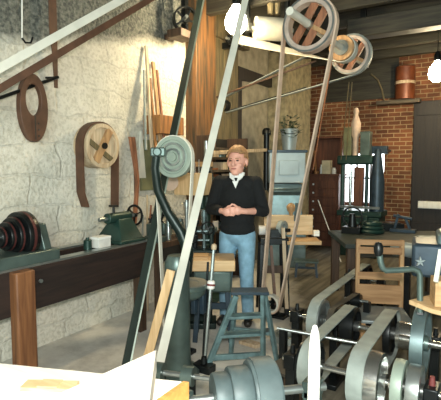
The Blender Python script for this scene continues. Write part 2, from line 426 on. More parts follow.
wd = bpy.data.worlds.new('world'); sc.world = wd; wd.use_nodes = True
wd.node_tree.nodes['Background'].inputs[0].default_value = (.7, .85, .9, 1); wd.node_tree.nodes['Background'].inputs[1].default_value = .2
sc.view_settings.view_transform = 'Standard'; sc.view_settings.look = 'None'; sc.view_settings.gamma = 1; sc.view_settings.exposure = .55
try: sc.view_settings.use_curve_mapping = False
except Exception: pass

# ================================================================== LEFT WALL
def on_wall(px, py, off=.02): return pX(px, py, WX + off)
# long belt across the top left
pl, pr = D(-30, 85, 2.9), D(150, -16, 4.0)
a = (pr - pl).normalized(); bw = (UP - a * UP.dot(a)).normalized() * .065
t = thing('drive_belt', 'long cream flat belt slanting across the top left corner with its dark return run', 'belt', (pl + pr) / 2)
B().ribbon([pl, pr], bw + FH * .02, .008).build('belt_run', 'belt_cream', t)
off = FH * .13 - bw * .95
B().ribbon([pl + off, pr + off], bw * .8, .008).build('return_run', 'leather_brown', t)
# hanging rod
h0, h1 = on_wall(22, -12, .06), on_wall(22, 38, .06)
t = thing('hanging_rod', 'thin white rod hanging with a small hook at the upper left wall', 'rod', h1)
B().tube([h0, h1], .006, 6).build('rod', 'white_paint', t)
B().tube([h1, h1 + V((0, .03, -.03)), h1 + V((0, .08, -.02)), h1 + V((0, .1, .03))], .008, 6).build('hook', 'black_iron', t)
# brown strap
s0, s1, s2, s3 = on_wall(52, -12, .05), on_wall(53, 28, .06), on_wall(55, 58, .05), on_wall(56, 88, .04)
b = B().ribbon([s0, s1, s2, s3], [Y * .075, Y * .08, Y * .05, Y * .035], .008)
tag(b.build('leather_strap', 'leather_brown'), 'narrow brown leather strap hanging down the upper left wall', 'strap')
# iron rod and collar
r0, r1 = on_wall(-20, 105, .16), on_wall(58, 77, .12)
t = thing('iron_peg_rail', 'dark iron rod sloping along the left wall through the brown oval belt loop', 'rod', r1)
B().tube([r0, r1], .014, 8).build('rod', 'black_iron', t)
B().tube([r1 - (r1 - r0) * .03, V((WX, r1.y - .03, r1.z))], .011, 6).build('bracket', 'black_iron', t)
cc = on_wall(32.5, 108, .14); tp = on_wall(32, 74, .14); bt = on_wall(33, 142, .14); hh = (tp.z - bt.z) / 2; ww = abs(on_wall(46, 108).y - on_wall(19, 108).y) / 2
b = B(); n = 40; ro, ri = [], []
hz = on_wall(32, 100, .14).z; hh2 = hh * .46
for k in range(n):
    t_ = 2 * PI * k / n
    ro.append(V((0, ww * math.cos(t_), hh * math.sin(t_))) + V((0, cc.y, (tp.z + bt.z) / 2)))
    ri.append(V((0, ww * .55 * math.cos(t_), hh2 * math.sin(t_))) + V((0, cc.y, hz)))
rows = []
for x0, pts in ((-.022, ri), (-.028, ro), (.028, ro), (.022, ri)): rows.append([b.bm.verts.new(p + X * (cc.x + x0)) for p in pts])
for i in range(4):
    for k in range(n): b.bm.faces.new((rows[i][k], rows[i][(k + 1) % n], rows[(i + 1) % 4][(k + 1) % n], rows[(i + 1) % 4][k]))
t = thing('belt_loop', 'brown leather oval loop hung on the iron rod at far left', 'leather loop', (cc.x, cc.y, bt.z))
b.build('loop', 'leather_brown', t, bevel=.006)
b = B().bar((cc.x + .032, cc.y, bt.z + .02), (cc.x + .032, cc.y, hz - hh2), .006, .006)
for zz in (.05, .1, .15): b.cyl((cc.x + .028, cc.y + .03, bt.z + zz), (cc.x + .036, cc.y + .03, bt.z + zz), .007, n=8)
b.build('lacing', 'leather_dark', t)
# wooden pulley with strap
c = on_wall(98, 146, .13); rad = .92 * (on_wall(99, 122, .13).z - on_wall(99, 170, .13).z) / 2
t = thing('wooden_pulley', 'round wooden pulley with a diagonal bar hung on the stone wall', 'pulley', c)
b = B().lathe(c - X * .1, X, [(0, 0), (rad, 0), (rad, .17), (rad * .82, .175), (rad * .8, .15), (0, .15)], 40); b.build('drum', 'pale_wood', t)
q = V((0, .5, .8)).normalized()
B().bar(c + X * .065 - q * rad * .85, c + X * .065 + q * rad * .85, .07, .035, side=q.cross(X)).build('cross_bar', 'oak', t, bevel=.004)
B().bar(c + X * .06 - q.cross(X) * rad * .8 - q * .05, c + X * .06 + q.cross(X) * rad * .8 - q * .05, .05, .02, side=q).build('cross_bar', 'olive_wood', t, bevel=.004)
B().cyl(c - X * .125, c + X * .10, .03, n=16).build('axle', 'black_iron', t)
pts = []
zb = on_wall(80, 207, .1).z
for k in range(5): pts.append(c + V((-.0, -rad - .012 + .05 * (k == 0), 0)) + Z * ((zb - c.z) * (1 - k / 4)))
for k in range(1, 13):
    a = PI - PI * k / 13; pts.append(c + V((0, math.cos(a), math.sin(a))) * (rad + .012))
for k in range(5): pts.append(c + V((0, rad + .012 - .02 * k / 4, 0)) + Z * ((zb - .03 - c.z) * k / 4))
tag(B().ribbon(pts, X * .1, .014).build('leather_strap', 'leather_brown'), 'brown leather strap draped over the round wooden pulley with both ends hanging', 'strap')
# brown board and sticks against the wall
def lean(name, label, cat, p, q, wd, th, mat, off0=.05, off1=.03, group=None):
    a, c = pX(p[0], p[1], WX + off0), pX(q[0], q[1], WX + off1)
    return tag(B().bar(a, c, wd, th, side=Y).build(name, mat, bevel=.003), label, cat, group)
a, c = on_wall(130, 137, .03), on_wall(132, 225, .1)
b = B().prism([a - Y * .03, a + Y * .05, V((c.x, a.y + .03, (a.z + c.z) / 2)), c + Y * .04, c - Y * .01, V((c.x, a.y - .0, (a.z + c.z) / 2))], (.03, 0, 0))
tag(b.build('split_board', 'red_wood'), 'narrow split brown board on the wall right of the wooden pulley', 'board')
lean('long_stick', 'tallest pale stick of the bundle leaning on the stone wall', 'stick', (146, 46), (152, 150), .035, .025, 'pale_wood', .03, .2)
lean('long_stick', 'brown notched stick leaning in the bundle behind the green belt', 'stick', (153, 62), (161, 150), .045, .025, 'oak', .03, .2)
lean('long_stick', 'slim grey stick at the left side of the bundle on the wall', 'stick', (144, 70), (146, 150), .022, .02, 'belt_grey', .05, .2)
lean('long_stick', 'short orange stick between the taller sticks on the wall', 'stick', (150, 78), (156, 150), .028, .02, 'orange_wood', .08, .24)
lean('long_stick', 'red brown stick at the right side of the bundle on the wall', 'stick', (157, 70), (165, 148), .028, .02, 'red_wood', .03, .22)
a, c = on_wall(154, 140, .06), on_wall(156, 190, .06)
tag(B().box((WX + .014, a.y, (a.z + c.z) / 2), (.03, .36, a.z - c.z)).build('painted_board', 'green_board', bevel=.003), 'olive green square board fixed to the wall behind the grey wheel', 'board')
a = on_wall(139, 178, .035); c = on_wall(146, 178, .035); e = on_wall(141.5, 131, .035)
tag(B().prism([a, c, e + Y * .01, e - Y * .01], (-.02, 0, 0)).cyl(e - Z * .03 + X * .004, e - Z * .03 - X * .036, .006, n=8).build('pale_wedge', 'belt_cream'), 'tall cream wedge shaped board in front of the olive square board', 'board')
a = on_wall(160, 126, .1)
tag(B().box((a.x + .06, a.y, a.z), (.24, .42, .2)).build('wooden_crate', 'orange_wood', bevel=.005), 'orange brown wooden crate below the leaning sticks', 'crate')
for k, (p, q, l) in enumerate([((143, 215), (140, 300), 'thin grey stick leaning by the handwheel of the wall lathe'), ((151, 205), (143, 300), 'thin brown stick leaning beside the wall lathe end'), ((147, 195), (148, 300), 'thin pale rod standing between the lathe end and the green belt')]):
    lean('thin_rod', l, 'rod', p, (q[0], 330), .018, .015, ('belt_grey', 'red_wood', 'pale_wood')[k], .12, .16)

# ---------------- wall lathe
t = thing('wall_lathe', 'black wooden bed lathe with stepped pulley along the left stone wall', 'lathe', (-3.05, 2.0, 0))
BX0, BX1, BZ0, BZ1 = -3.3, -2.85, .55, .87
b = B().box((BX1 - .05, 1.95, (BZ0 + BZ1) / 2), (.1, 2.62, BZ1 - BZ0)).box((BX0 + .05, 1.95, (BZ0 + BZ1) / 2), (.1, 2.62, BZ1 - BZ0))
bed = b.build('bed', 'bed_brown', t, bevel=.006)
B().box((BX1 - .05, 1.95, BZ1 + .008), (.09, 2.62, .016)).box((BX0 + .05, 1.95, BZ1 + .008), (.09, 2.62, .016)).build('bed_rail', 'grey_steel', bed)
for yy in (pX(20, 300, BX1).y,):
    B().box((BX1 + .035, yy, BZ1 / 2 + .0), (.09, .15, BZ1)).build('leg', 'post_brown', t, bevel=.012)
for xx, yy in ((BX0 + .06, .95), (BX1 - .06, 3.19)):
    B().box((xx, yy, BZ0 / 2), (.09, .09, BZ0)).build('leg', 'dark_wood', t, bevel=.008)
B().cyl((BX1 + .07, 1.35, .8), (BX1 + .1, 1.35, .8), .016, n=10).cyl((BX1 + .08, pX(36, 290, BX1).y - .02, .78), (BX1 + .095, pX(36, 290, BX1).y - .02, .78), .014, n=10).build('bolt', 'grey_steel', t)
hc = V((-3.05, pX(22, 233, -3.05).y, 1.10))
hs = B().box((-3.06, 1.75, .925), (.40, 1.0, .09)).prism([(-3.2, 2.14, .96), (-2.9, 2.14, .96), (-2.97, 2.14, 1.16), (-3.13, 2.14, 1.16)], (0, .07, 0)).prism([(-3.2, 1.42, .96), (-2.9, 1.42, .96), (-2.97, 1.42, 1.16), (-3.13, 1.42, 1.16)], (0, .07, 0)).build('headstock', 'teal_iron', t, bevel=.01)
B().cyl((-3.05, 1.35, 1.085), (-3.05, 2.2, 1.085), .025, n=14).build('spindle', 'grey_steel', hs)
cone_pulley(t, (-3.05, 1.86, 1.085), Y, [(.075, .05), (.105, .05), (.137, .05), (.172, .09)], 'black_iron', 'band_red')
# tailstock
ty = pX(120, 240, -3.05).y
ts = B()
ts.prism([(-3.25, ty - .18, .886), (-2.86, ty - .18, .886), (-2.86, ty + .16, .886), (-3.25, ty + .16, .886)], (0, 0, .03))
bmv = [(-3.22, ty - .16, .9), (-2.88, ty - .16, .9), (-2.88, ty + .15, .9), (-3.22, ty + .15, .9)]; tpv = [(-3.1, ty - .07, 1.1), (-2.99, ty - .07, 1.1), (-2.99, ty + .1, 1.1), (-3.1, ty + .1, 1.1)]
A_ = [ts.bm.verts.new(p) for p in bmv]; C_ = [ts.bm.verts.new(p) for p in tpv]
ts.bm.faces.new(A_[::-1]); ts.bm.faces.new(C_)
for k in range(4): ts.bm.faces.new((A_[k], A_[(k + 1) % 4], C_[(k + 1) % 4], C_[k]))
ts.cyl((-3.045, ty - .17, 1.11), (-3.045, ty + .12, 1.11), .05, n=20)
tso = ts.build('tailstock', 'cast_green', t, bevel=.008)
B().cyl((-3.045, ty - .26, 1.11), (-3.045, ty + .2, 1.11), .018, n=12).build('quill', 'grey_steel', tso)
B().cyl((-3.045, ty - .08, 1.15), (-3.045, ty - .08, 1.22), .012, n=10).bar((-3.1, ty - .08, 1.22), (-2.99, ty - .08, 1.225), .018).build('clamp_handle', 'black_iron', tso)
wc = V((-3.045, ty + .2, 1.11)); b = B()
b.tube([wc + V((math.cos(a), 0, math.sin(a))) * .095 for a in [2 * PI * k / 28 for k in range(28)]], .012, 8, True)
for k in range(3):
    a = 2 * PI * k / 3 + .4; b.bar(wc, wc + V((math.cos(a), 0, math.sin(a))) * .095, .016, .012, side=Y)
b.cyl(wc - Y * .02, wc + Y * .02, .022, n=12); b.build('handwheel', 'black_iron', tso)
bx = pX(101, 249, -2.96)
t = thing('card_box', 'small white box sitting on the black lathe bed', 'box', (-2.96, bx.y, BZ1 + .016))
B().box((-2.96, bx.y, BZ1 + .016 + .04), (.1, .14, .08)).build('box_body', 'cotton_white', t, bevel=.003)
B().box((-2.96, bx.y, BZ1 + .016 + .085), (.106, .146, .02)).build('lid', 'white_paint', t, bevel=.003)
b = B().lathe((-2.98, bx.y - .13, BZ1 + .016), Z, [(0, 0), (.035, 0), (.035, .075), (.03, .08), (.015, .085), (.012, .1), (0, .1)], 18)
tag(b.build('oil_can', 'cast_green'), 'dark green tin beside the white box on the lathe bed', 'tin')

# ================================================================== GREEN BELT, CREAM BELT, DARK CORNER PULLEY
hb = D(183, 20, 5.15)
t = thing('corner_pulley', 'black pulley in an iron bracket at the top end of the limewashed wall', 'pulley', hb)
pulley(t, 'pulley_rim', hb + R * .03, (R * .35 - FH * .9), .15, .07, 'black_iron', .02, 5, .04)
B().box(hb - Z * .17 - R * .02, (.2, .28, .09)).box(hb - Z * .17 - R * .02 + V((-.17, 0, 0)), (.2, .1, .06)).build('bracket', 'dark_wood', t, bevel=.008)
B().bar(hb + V((-.05, .1, -.17)), V((hb.x - .05, hb.y + .1, CH)), .06).build('hanger', 'black_iron', t)
B().cyl(hb - (R * .35 - FH * .9) * .2, hb + (R * .35 - FH * .9) * .15, .02, n=12).build('axle', 'grey_steel', t)
def strand(name, label, p, q, w, th, mat, edge=None, wdir=None):
    a = (q - p).normalized(); wd = wdir if wdir else a.cross(((p + q) / 2 - CAM).normalized()).normalized()
    t = thing(name, label, 'belt', q if q.z < p.z else p)
    B().ribbon([p, q], wd * w + FH * .02, th).build('belt_run', mat, t)
    return t, a, wd
p, q = D(203, -14, 5.0), D(124, 372, 3.55)
t, a, wd = strand('drive_belt', 'dark green belt slanting from the ceiling down in front of the wall lathe', p, q, .055, .01, 'belt_green')
B().ribbon([p + wd * .032 + FH * .04, q + wd * .028 + FH * .04], wd * .022, .01).build('belt_edge', 'pale_green', t)
p, q = D(248, -12, 4.3), D(149, 408, 2.9)
t, a, wd = strand('drive_belt', 'wide cream belt slanting from the ceiling beside the bulb down to the bench', p, q, .058, .008, 'belt_cream')

# ================================================================== BAND MACHINE (green column, grey wheel)
md = 3.6
wc = D(174, 157, md); base = pZ(178, 372, 0)
ax = (-FH + R * -.42).normalized()
t = thing('band_saw', 'green cast iron machine with grey upper wheel and round work table', 'machine', base)
pulley(t, 'upper_wheel', wc, ax, .165, .06, 'pale_green', .03, 0, .035, 'pale_green', web=True)
B().ring(wc + ax * .022, ax, .115, .10, .02).ring(wc + ax * .022, ax, .07, .055, .02).build('wheel_ridge', 'grey_steel', t)
B().lathe(base, Z, [(0, 0), (.17, 0), (.17, .03), (.11, .06), (.10, .14), (.093, .8), (.1, .86), (.07, .92), (0, .92)], 24).build('column', 'teal_iron', t)
g = [D(157, 150, md - .1), D(155, 168, md - .08), D(158, 190, md - .04), D(168, 212, md), D(181, 232, md), D(188, 250, md), D(185, 272, md)]
B().tube(g, [.032, .033, .036, .04, .044, .048, .055], 14).build('gooseneck', 'gooseneck_green', t)
h = D(158, 152, md - .11)
B().bar(h - R * .055, h + R * .06, .07, .07, side=Z).cyl(h - FH * .06, h + FH * .08, .035, n=14).build('bearing_head', 'teal_iron', t, bevel=.01)
tc_ = D(188, 283, 3.62)
tb = B().lathe(tc_ - Z * .14, Z, [(0, 0), (.05, 0), (.11, .03), (.14, .06), (.145, .1), (.17, .11), (.17, .14), (0, .14)], 28).build('work_table', 'teal_iron', t)
B().lathe(tc_ + Z * .001, Z, [(0, 0), (.165, 0), (.16, .006), (.09, .006), (.085, .0), (0, 0.002)], 28).build('table_top', 'grey_steel', tb)
for s in (-.1, .05, .12): B().bar(tc_ - Z * .25 + R * s, tc_ - Z * .06 + R * s, .04, .05).build('table_bracket', 'navy_iron', tb, bevel=.006)
# belt of the wheel
low = D(165, 366, md); dd = low - wc; low = wc + dd - ax * dd.dot(ax)
tag(B().ribbon(belt_path(wc, .169, low, .075, ax), ax * .045, .008, True).build('narrow_belt', 'belt_cream'), 'narrow cream belt running round the grey wheel down to the floor', 'belt')
t2 = thing('floor_pulley', 'small iron pulley near the floor under the grey wheel', 'pulley', low)
pulley(t2, 'pulley_rim', low, ax, .07, .06, 'black_iron', .015, 4, .02)
B().cyl(low - ax * .12, low + ax * .1, .015, n=10).build('axle', 'grey_steel', t2)
B().bar(low - ax * .1, V((low.x, low.y, 0)) - ax * .1, .05, .05).box(V((low.x, low.y, .015)) - ax * .1, (.2, .2, .03)).build('pedestal', 'black_iron', t2)
# leaning wood strip
p, q = D(171, 270, 3.3), pZ(140, 386, 0)
tag(B().bar(p, q, .065, .02, side=R).build('wood_strip', 'pine', bevel=.003), 'light tan wood strip leaning against the green machine column', 'board')
# rod with lever fitting
p, q = D(214, 247, 3.6), pZ(204, 371, 0)
t = thing('shifter_lever', 'upright steel lever with a red and white collar left of the step ladder', 'lever', q)
B().tube([q, p], .014, 8).build('lever_rod', 'grey_steel', t)
m_ = p.lerp(q, .31); a = (q - p).normalized()
B().lathe(m_ - a * .035, a, [(0, 0), (.022, 0), (.032, .01), (.032, .06), (.022, .07), (0, .07)], 14).build('collar', 'white_paint', t)
B().lathe(m_ - a * .008, a, [(.02, 0), (.034, 0), (.034, .016), (.02, .016)], 14, True).build('collar_band', 'dull_red', t)
B().lathe(p + a * .0, -a, [(0, -.03), (.02, -.02), (.024, 0), (.02, .02), (0, .03)], 12).build('knob', 'pale_wood', t)
B().box(q + Z * .03, (.16, .1, .06)).cyl(q + Z * .06, q + Z * .12, .03, .02, n=12).build('foot', 'black_iron', t, bevel=.006)
p2, q2 = D(208, 262, 3.75), pZ(203, 360, 0)
tag(B().tube([q2, p2], .01, 8).build('steel_rod', 'black_iron'), 'thin dark rod standing just behind the lever with the collar', 'rod')
# sliding shaft low in front
p, q = D(150, 371, 2.35), D(221, 380, 2.25)
t = thing('low_shaft', 'slim grey steel shaft lying between the white bench and the cone pulley', 'shaft', (p + q) / 2)
B().cyl(p, q, .014, n=12).build('shaft', 'grey_steel', t)
for s in (.12, .55):
    c = p.lerp(q, s); B().cyl(c - (q - p).normalized() * .03, c + (q - p).normalized() * .03, .05, n=18).build('collar', 'teal_iron', t)
    B().bar(V((c.x, c.y, 0)), c, .05, .06).build('pedestal', 'black_iron', t)

# tool rack behind the machine
tr = D(193, 177, 4.6)
t = thing('tool_rack', 'orange wooden rack of bright drill bits behind the grey wheel', 'tool rack', tr)
B().box(tr - Z * .07, (.32, .22, .22)).build('rack_box', 'pine', t, bevel=.004)
B().box(tr + Z * .13 - V((.0, -.1, 0)), (.34, .03, .05)).build('rack_rail', 'oak_x', t)
for k in range(8):
    c = tr + R * (-.15 + .043 * k) - FH * .04
    B().cyl(c + Z * .0, c + Z * (.12 + .03 * (k % 3)), .011, .007, 8).build('drill_bit', 'bright_steel', t)
c = D(169, 182, 4.5)
t = thing('cord_reel', 'small reel of pale cord under the grey wheel', 'reel', c)
rx = (-FH + R * .3).normalized()
B().lathe(c - rx * .05, rx, [(0, 0), (.085, 0), (.085, .012), (.06, .015), (.06, .085), (.085, .088), (.085, .1), (0, .1)], 24).build('spool', 'leather_tan', t)
B().ring(c, rx, .072, .058, .06).build('cord', 'cotton_white', t)
# low workbench along the wall past the lathe
WBY0, WBY1, WBZ = 3.5, 4.1, .80
t = thing('workbench', 'dark low workbench against the stone wall behind the green column machine', 'workbench', (-3.15, (WBY0 + WBY1) / 2, 0))
B().box((-3.15, (WBY0 + WBY1) / 2, WBZ - .03), (.44, WBY1 - WBY0, .06)).build('bench_top', 'dark_wood', t, bevel=.005)
B().box((-3.37, (WBY0 + WBY1) / 2, WBZ - .1), (.05, WBY1 - WBY0, .08)).build('wall_cleat', 'dark_wood', t)
for sx in (-2.98,):
    for sy in (WBY0 + .06, WBY1 - .06): B().box((sx, sy, (WBZ - .06) / 2), (.07, .07, WBZ - .06)).build('leg', 'dark_wood', t)
B().box((-2.96, (WBY0 + WBY1) / 2, WBZ - .13), (.03, WBY1 - WBY0 - .1, .14)).build('apron', 'dirt_black', t)
c = V((-3.05, 3.6, WBZ))
t = thing('bench_vise', 'dark green bench vise on the low workbench behind the green machine', 'vise', c)
B().box(c + Z * .03, (.2, .14, .06)).box(c + Z * .12 - Y * .03, (.16, .06, .14)).build('fixed_jaw', 'teal_iron', t, bevel=.01)
B().box(c + Z * .13 + Y * .07, (.15, .05, .12)).box(c + Z * .09 + Y * .03, (.05, .16, .05)).build('moving_jaw', 'teal_iron', t, bevel=.008)
B().cyl(c + Z * .09 + Y * .08, c + Z * .09 + Y * .17, .015, n=10).bar(c + Z * .02 + Y * .16, c + Z * .18 + Y * .16, .014).build('screw_handle', 'grey_steel', t)
t = thing('gear_casting', 'toothed dark gear standing on edge on the low workbench', 'gear', V((-3.2, 3.86, WBZ)))
g_ = V((-3.2, 3.86, WBZ + .15)); gx = V((.8, -.6, 0))
b = B().ring(g_, gx, .13, .09, .05).cyl(g_ - gx * .035, g_ + gx * .035, .035, n=14); u_ = gx.cross(Z)
for k in range(16):
    a = 2 * PI * k / 16; q = u_ * math.cos(a) + Z * math.sin(a); b.bar(g_ + q * .125, g_ + q * .148, .022, .045, side=gx.cross(q))
for k in range(4):
    a = PI * k / 2 + .3; q = u_ * math.cos(a) + Z * math.sin(a); b.bar(g_ + q * .03, g_ + q * .095, .022, .03, side=gx.cross(q))
b.build('gear_wheel', 'black_iron', t)
for k, (yv, xv, h_, r_, mm, lb_) in enumerate([(3.75, -3.0, .26, .03, 'grey_steel', 'tall grey tube standing on the low workbench edge'), (3.98, -3.02, .2, .045, 'blue_steel', 'blue grey can at the far end of the low workbench'), (4.02, -3.2, .32, .03, 'pale_green', 'pale green tube standing at the back of the low workbench')]):
    tag(B().lathe((xv, yv, WBZ), Z, [(0, 0), (r_, 0), (r_, h_ * .8), (r_ * .8, h_ * .85), (r_ * .8, h_), (r_ * .6, h_), (r_ * .6, h_ * .9), (0, h_ * .9)], 16).build(['steel_tube', 'oil_can', 'steel_tube'][k], mm), lb_, ['tube', 'can', 'tube'][k])
c = D(199, 245, 4.45); c.z = 0
t = thing('pipe_manifold', 'dark iron stand of upright pipes with round valve wheels left of the person', 'pipe stand', c, YAW)
B().box((0, 0, .03), (.34, .26, .06)).box((0, 0, .40), (.26, .18, .68)).box((0, 0, .76), (.34, .24, .05)).build('base', 'gooseneck_green', t, bevel=.012, local=True)
for px_, h_, r_, mm in ((-.12, 1.26, .018, 'grey_steel'), (-.04, 1.08, .026, 'black_iron'), (.05, 1.16, .016, 'blue_steel'), (.12, .98, .022, 'gooseneck_green')):
    pp_ = B().cyl((px_, 0, .78), (px_, 0, h_), r_, n=12).cyl((px_, 0, h_ - .06), (px_, 0, h_ - .02), r_ * 1.7, n=12).build('upright_pipe', mm, t, local=True)
B().cyl((-.14, 0, .95), (.14, 0, .95), .016, n=10).cyl((-.14, 0, .86), (.14, 0, .86), .012, n=10).build('cross_pipe', 'blue_steel', t, local=True)
for x_, z_ in ((-.07, .9), (.09, .99)):
    b = B().tube([V((x_ + .06 * math.cos(a), -.08, z_ + .06 * math.sin(a))) for a in [2 * PI * k / 18 for k in range(18)]], .008, 6, True)
    for k in range(2): b.bar((x_ - .06 * math.cos(k * PI / 2 + .4), -.08, z_ - .06 * math.sin(k * PI / 2 + .4)), (x_ + .06 * math.cos(k * PI / 2 + .4), -.08, z_ + .06 * math.sin(k * PI / 2 + .4)), .01)
    b.cyl((x_, -.09, z_), (x_, .0, z_), .01, n=8); b.build('valve_wheel', 'black_iron', t, local=True)
# dark shelf unit behind the man on left wall
sy0, sy1 = pX(207, 150, WX + .3).y, pX(243, 150, WX + .3).y
t = thing('storage_shelves', 'dark open shelves full of tools behind the standing person', 'shelves', (WX + .2, (sy0 + sy1) / 2, 0))
for yv in (sy0, sy1): B().box((WX + .2, yv, .98), (.34, .04, 1.96)).build('side_panel', 'dark_wood', t)
zs = [.35, .75, 1.08, 1.32, 1.52, 1.68, 1.80]
for z_ in zs: B().box((WX + .2, (sy0 + sy1) / 2, z_), (.34, sy1 - sy0 - .04, .03)).build('shelf', 'dark_wood_x', t)
B().box((WX + .04, (sy0 + sy1) / 2, 1.0), (.02, sy1 - sy0, 1.9)).build('back_panel', 'dirt_black', t)
j = 0
names = ['pale steel bar', 'cardboard box', 'green tin', 'grey casting', 'wood block', 'white carton', 'rusty bracket']
place = {.35: 'lowest', .75: 'second', 1.08: 'third', 1.32: 'fourth', 1.52: 'fifth', 1.68: 'sixth'}
for z_ in zs[:-1]:
    nn = 4; pos = ['at the near end', 'left of centre', 'right of centre', 'at the far end']
    hmax = zs[zs.index(z_) + 1] - z_ - .06
    for k in range(nn):
        yv = sy0 + .1 + (sy1 - sy0 - .2) * k / (nn - 1); kind = (j * 3 + k * 2) % 7; j += 1
        w_ = .1 + .05 * random.random(); h_ = min(hmax, .07 + .12 * random.random()); bb = B(); cx = WX + .28; zt = z_ + .015
        if kind in (0, 3): bb.cyl((cx - .1, yv, zt + min(.04, h_ / 2)), (cx + .1, yv, zt + min(.04, h_ / 2)), min(.04, h_ / 2), n=14).cyl((cx + .1, yv, zt + min(.04, h_ / 2)), (cx + .13, yv, zt + min(.04, h_ / 2)), .02, n=10)
        elif kind == 2: bb.lathe((cx, yv, zt), Z, [(0, 0), (w_ / 2, 0), (w_ / 2, h_ * .85), (w_ / 2 + .004, h_ * .87), (w_ / 2 + .004, h_), (0, h_)], 18)
        elif kind == 6: bb.box((cx, yv, zt + .01), (.16, w_, .02)).box((cx - .07, yv, zt + h_ / 2), (.02, w_, h_))
        else: bb.box((cx, yv, zt + h_ / 2), (.18, w_, h_)).box((cx, yv, zt + h_ - .006), (.186, w_ + .006, .012))
        o = bb.build(['steel_bar', 'card_box', 'paint_tin', 'iron_casting', 'wood_block', 'carton', 'angle_bracket'][kind], ['bright_steel', 'card', 'teal_iron', 'blue_steel', 'pale_wood', 'cotton_white', 'rust'][kind], bevel=.002)
        tag(o, '%s %s of the %s shelf behind the person' % (names[kind], pos[k], place[z_]), ['bar', 'box', 'tin', 'casting', 'block', 'carton', 'bracket'][kind], 'items on the dark shelves')
# long pale rail at head height behind the man
p, q = pX(212, 153, WX + .5), pX(266, 150, WX + .5)
tag(B().bar(p, q, .03, .045).build('wall_rail', 'pale_wood', bevel=.003), 'long pale wooden rail behind the head of the standing person', 'rail')

# ================================================================== WOOD TOPPED TABLE near the man
c = D(213, 262, 4.15); tz = c.z
t = thing('machine_table', 'dark iron machine stand with a thick pale wooden top beside the person', 'work table', (c.x, c.y, 0), YAW)
B().box((0, 0, tz), (.40, .34, .10)).build('wood_top', 'pine_x', t, bevel=.01, local=True)
B().box((-.12, -.02, tz + .055), (.16, .2, .03)).build('top_block', 'oak_x', t, bevel=.004, local=True)
B().box((0, 0, tz - .15), (.34, .28, .2)).build('body', 'teal_iron', t, bevel=.02, local=True)
for sx in (-.13, .13):
    for sy in (-.1, .1): B().bar((sx, sy, tz - .25), (sx * 1.25, sy * 1.25, 0), .045, .045).build('leg', 'navy_iron', t, bevel=.005, local=True)
B().box((0, .02, tz - .42), (.30, .03, .06)).build('cross_rail', 'navy_iron', t, local=True)
# dark drilling machine behind it
c = D(207, 235, 5.35)
t = thing('pillar_drill', 'dark green pillar drill between the cream belt and the person', 'drill press', (c.x, c.y, 0), YAW - .3)
z0 = c.z
B().lathe((0, 0, 0), Z, [(0, 0), (.2, 0), (.2, .04), (.06, .08), (.045, .2), (.045, 1.5), (0, 1.5)], 20).build('pillar', 'cast_green', t, local=True)
B().box((.03, -.14, 1.36), (.14, .34, .2)).cyl((.03, -.25, 1.28), (.03, -.25, 1.1), .04, n=14).build('drill_head', 'cast_green', t, bevel=.02, local=True)
B().cyl((.03, -.25, 1.1), (.03, -.25, .95), .02, .012, n=12).build('chuck', 'bright_steel', t, local=True)
B().cyl((.02, -.18, .84), (.02, -.18, .88), .16, n=24).build('drill_table', 'blue_steel', t, local=True)
b = B().tube([V((.12, -.1 + .1 * math.cos(a), 1.3 + .1 * math.sin(a))) for a in [2 * PI * k / 20 for k in range(20)]], .01, 6, True)
for k in range(3): b.bar((.12, -.1, 1.3), (.12, -.1 + .1 * math.cos(2.1 * k), 1.3 + .1 * math.sin(2.1 * k)), .012)
b.bar((.05, -.1, 1.3), (.14, -.1, 1.3), .02); b.build('feed_wheel', 'black_iron', t, local=True)
B().cyl((-.02, .0, 1.46), (-.02, .0, 1.62), .10, .06, n=20).build('step_pulley', 'black_iron', t, local=True)
c = D(199, 140, 4.9)
B().cyl((-.02, .04, 1.5), (-.02, .04, 1.88), .028, n=14).build('spindle_sleeve', 'grey_steel', t, local=True)

# ================================================================== STEP LADDER
FLf, FRf, BRf, BLf = pZ(206, 370, 0), pZ(263, 366, 0), pZ(277, 361, 0), pZ(231, 353, 0)
T = pZ(250, 294.5, .575); tl, tr_ = pZ(236, 296, .56), pZ(263, 295, .56)
bk = FH * .1
t = thing('step_ladder', 'worn blue wooden step ladder standing in front of the person', 'step ladder', (FLf + FRf + BRf + BLf) / 4)
for nm, f, tp in (('front_leg', FLf, tl), ('front_leg', FRf, tr_), ('rear_leg', BRf, tr_ + bk + R * .02), ('rear_leg', BLf, tl + bk)):
    B().bar(f, tp, .03, .045).build(nm, 'ladder_blue', t, bevel=.004)
cT = (tl + tr_) / 2 + bk * .5 + Z * .02
B().bar(cT - R * .15, cT + R * .155, .15, .025, side=FH).build('top_step', 'navy_iron', t, bevel=.004)
for s in (.30, .55, .86):
    a, c = tl.lerp(FLf, s), tr_.lerp(FRf, s); dpt = .10
    B().bar(a + FH * .03, c + FH * .03, dpt if s < .8 else .03, .024 if s < .8 else .045, side=FH).build('step', 'ladder_blue', t, bevel=.004)
a, c = (tl + bk).lerp(BLf, .6), (tr_ + bk).lerp(BRf, .6)
B().bar(a, c, .02, .04, side=FH).build('rear_brace', 'ladder_blue', t)
B().bar(tr_.lerp(FRf, .5), (tr_ + bk).lerp(BRf, .55), .012, .03).build('side_brace', 'grey_steel', t)

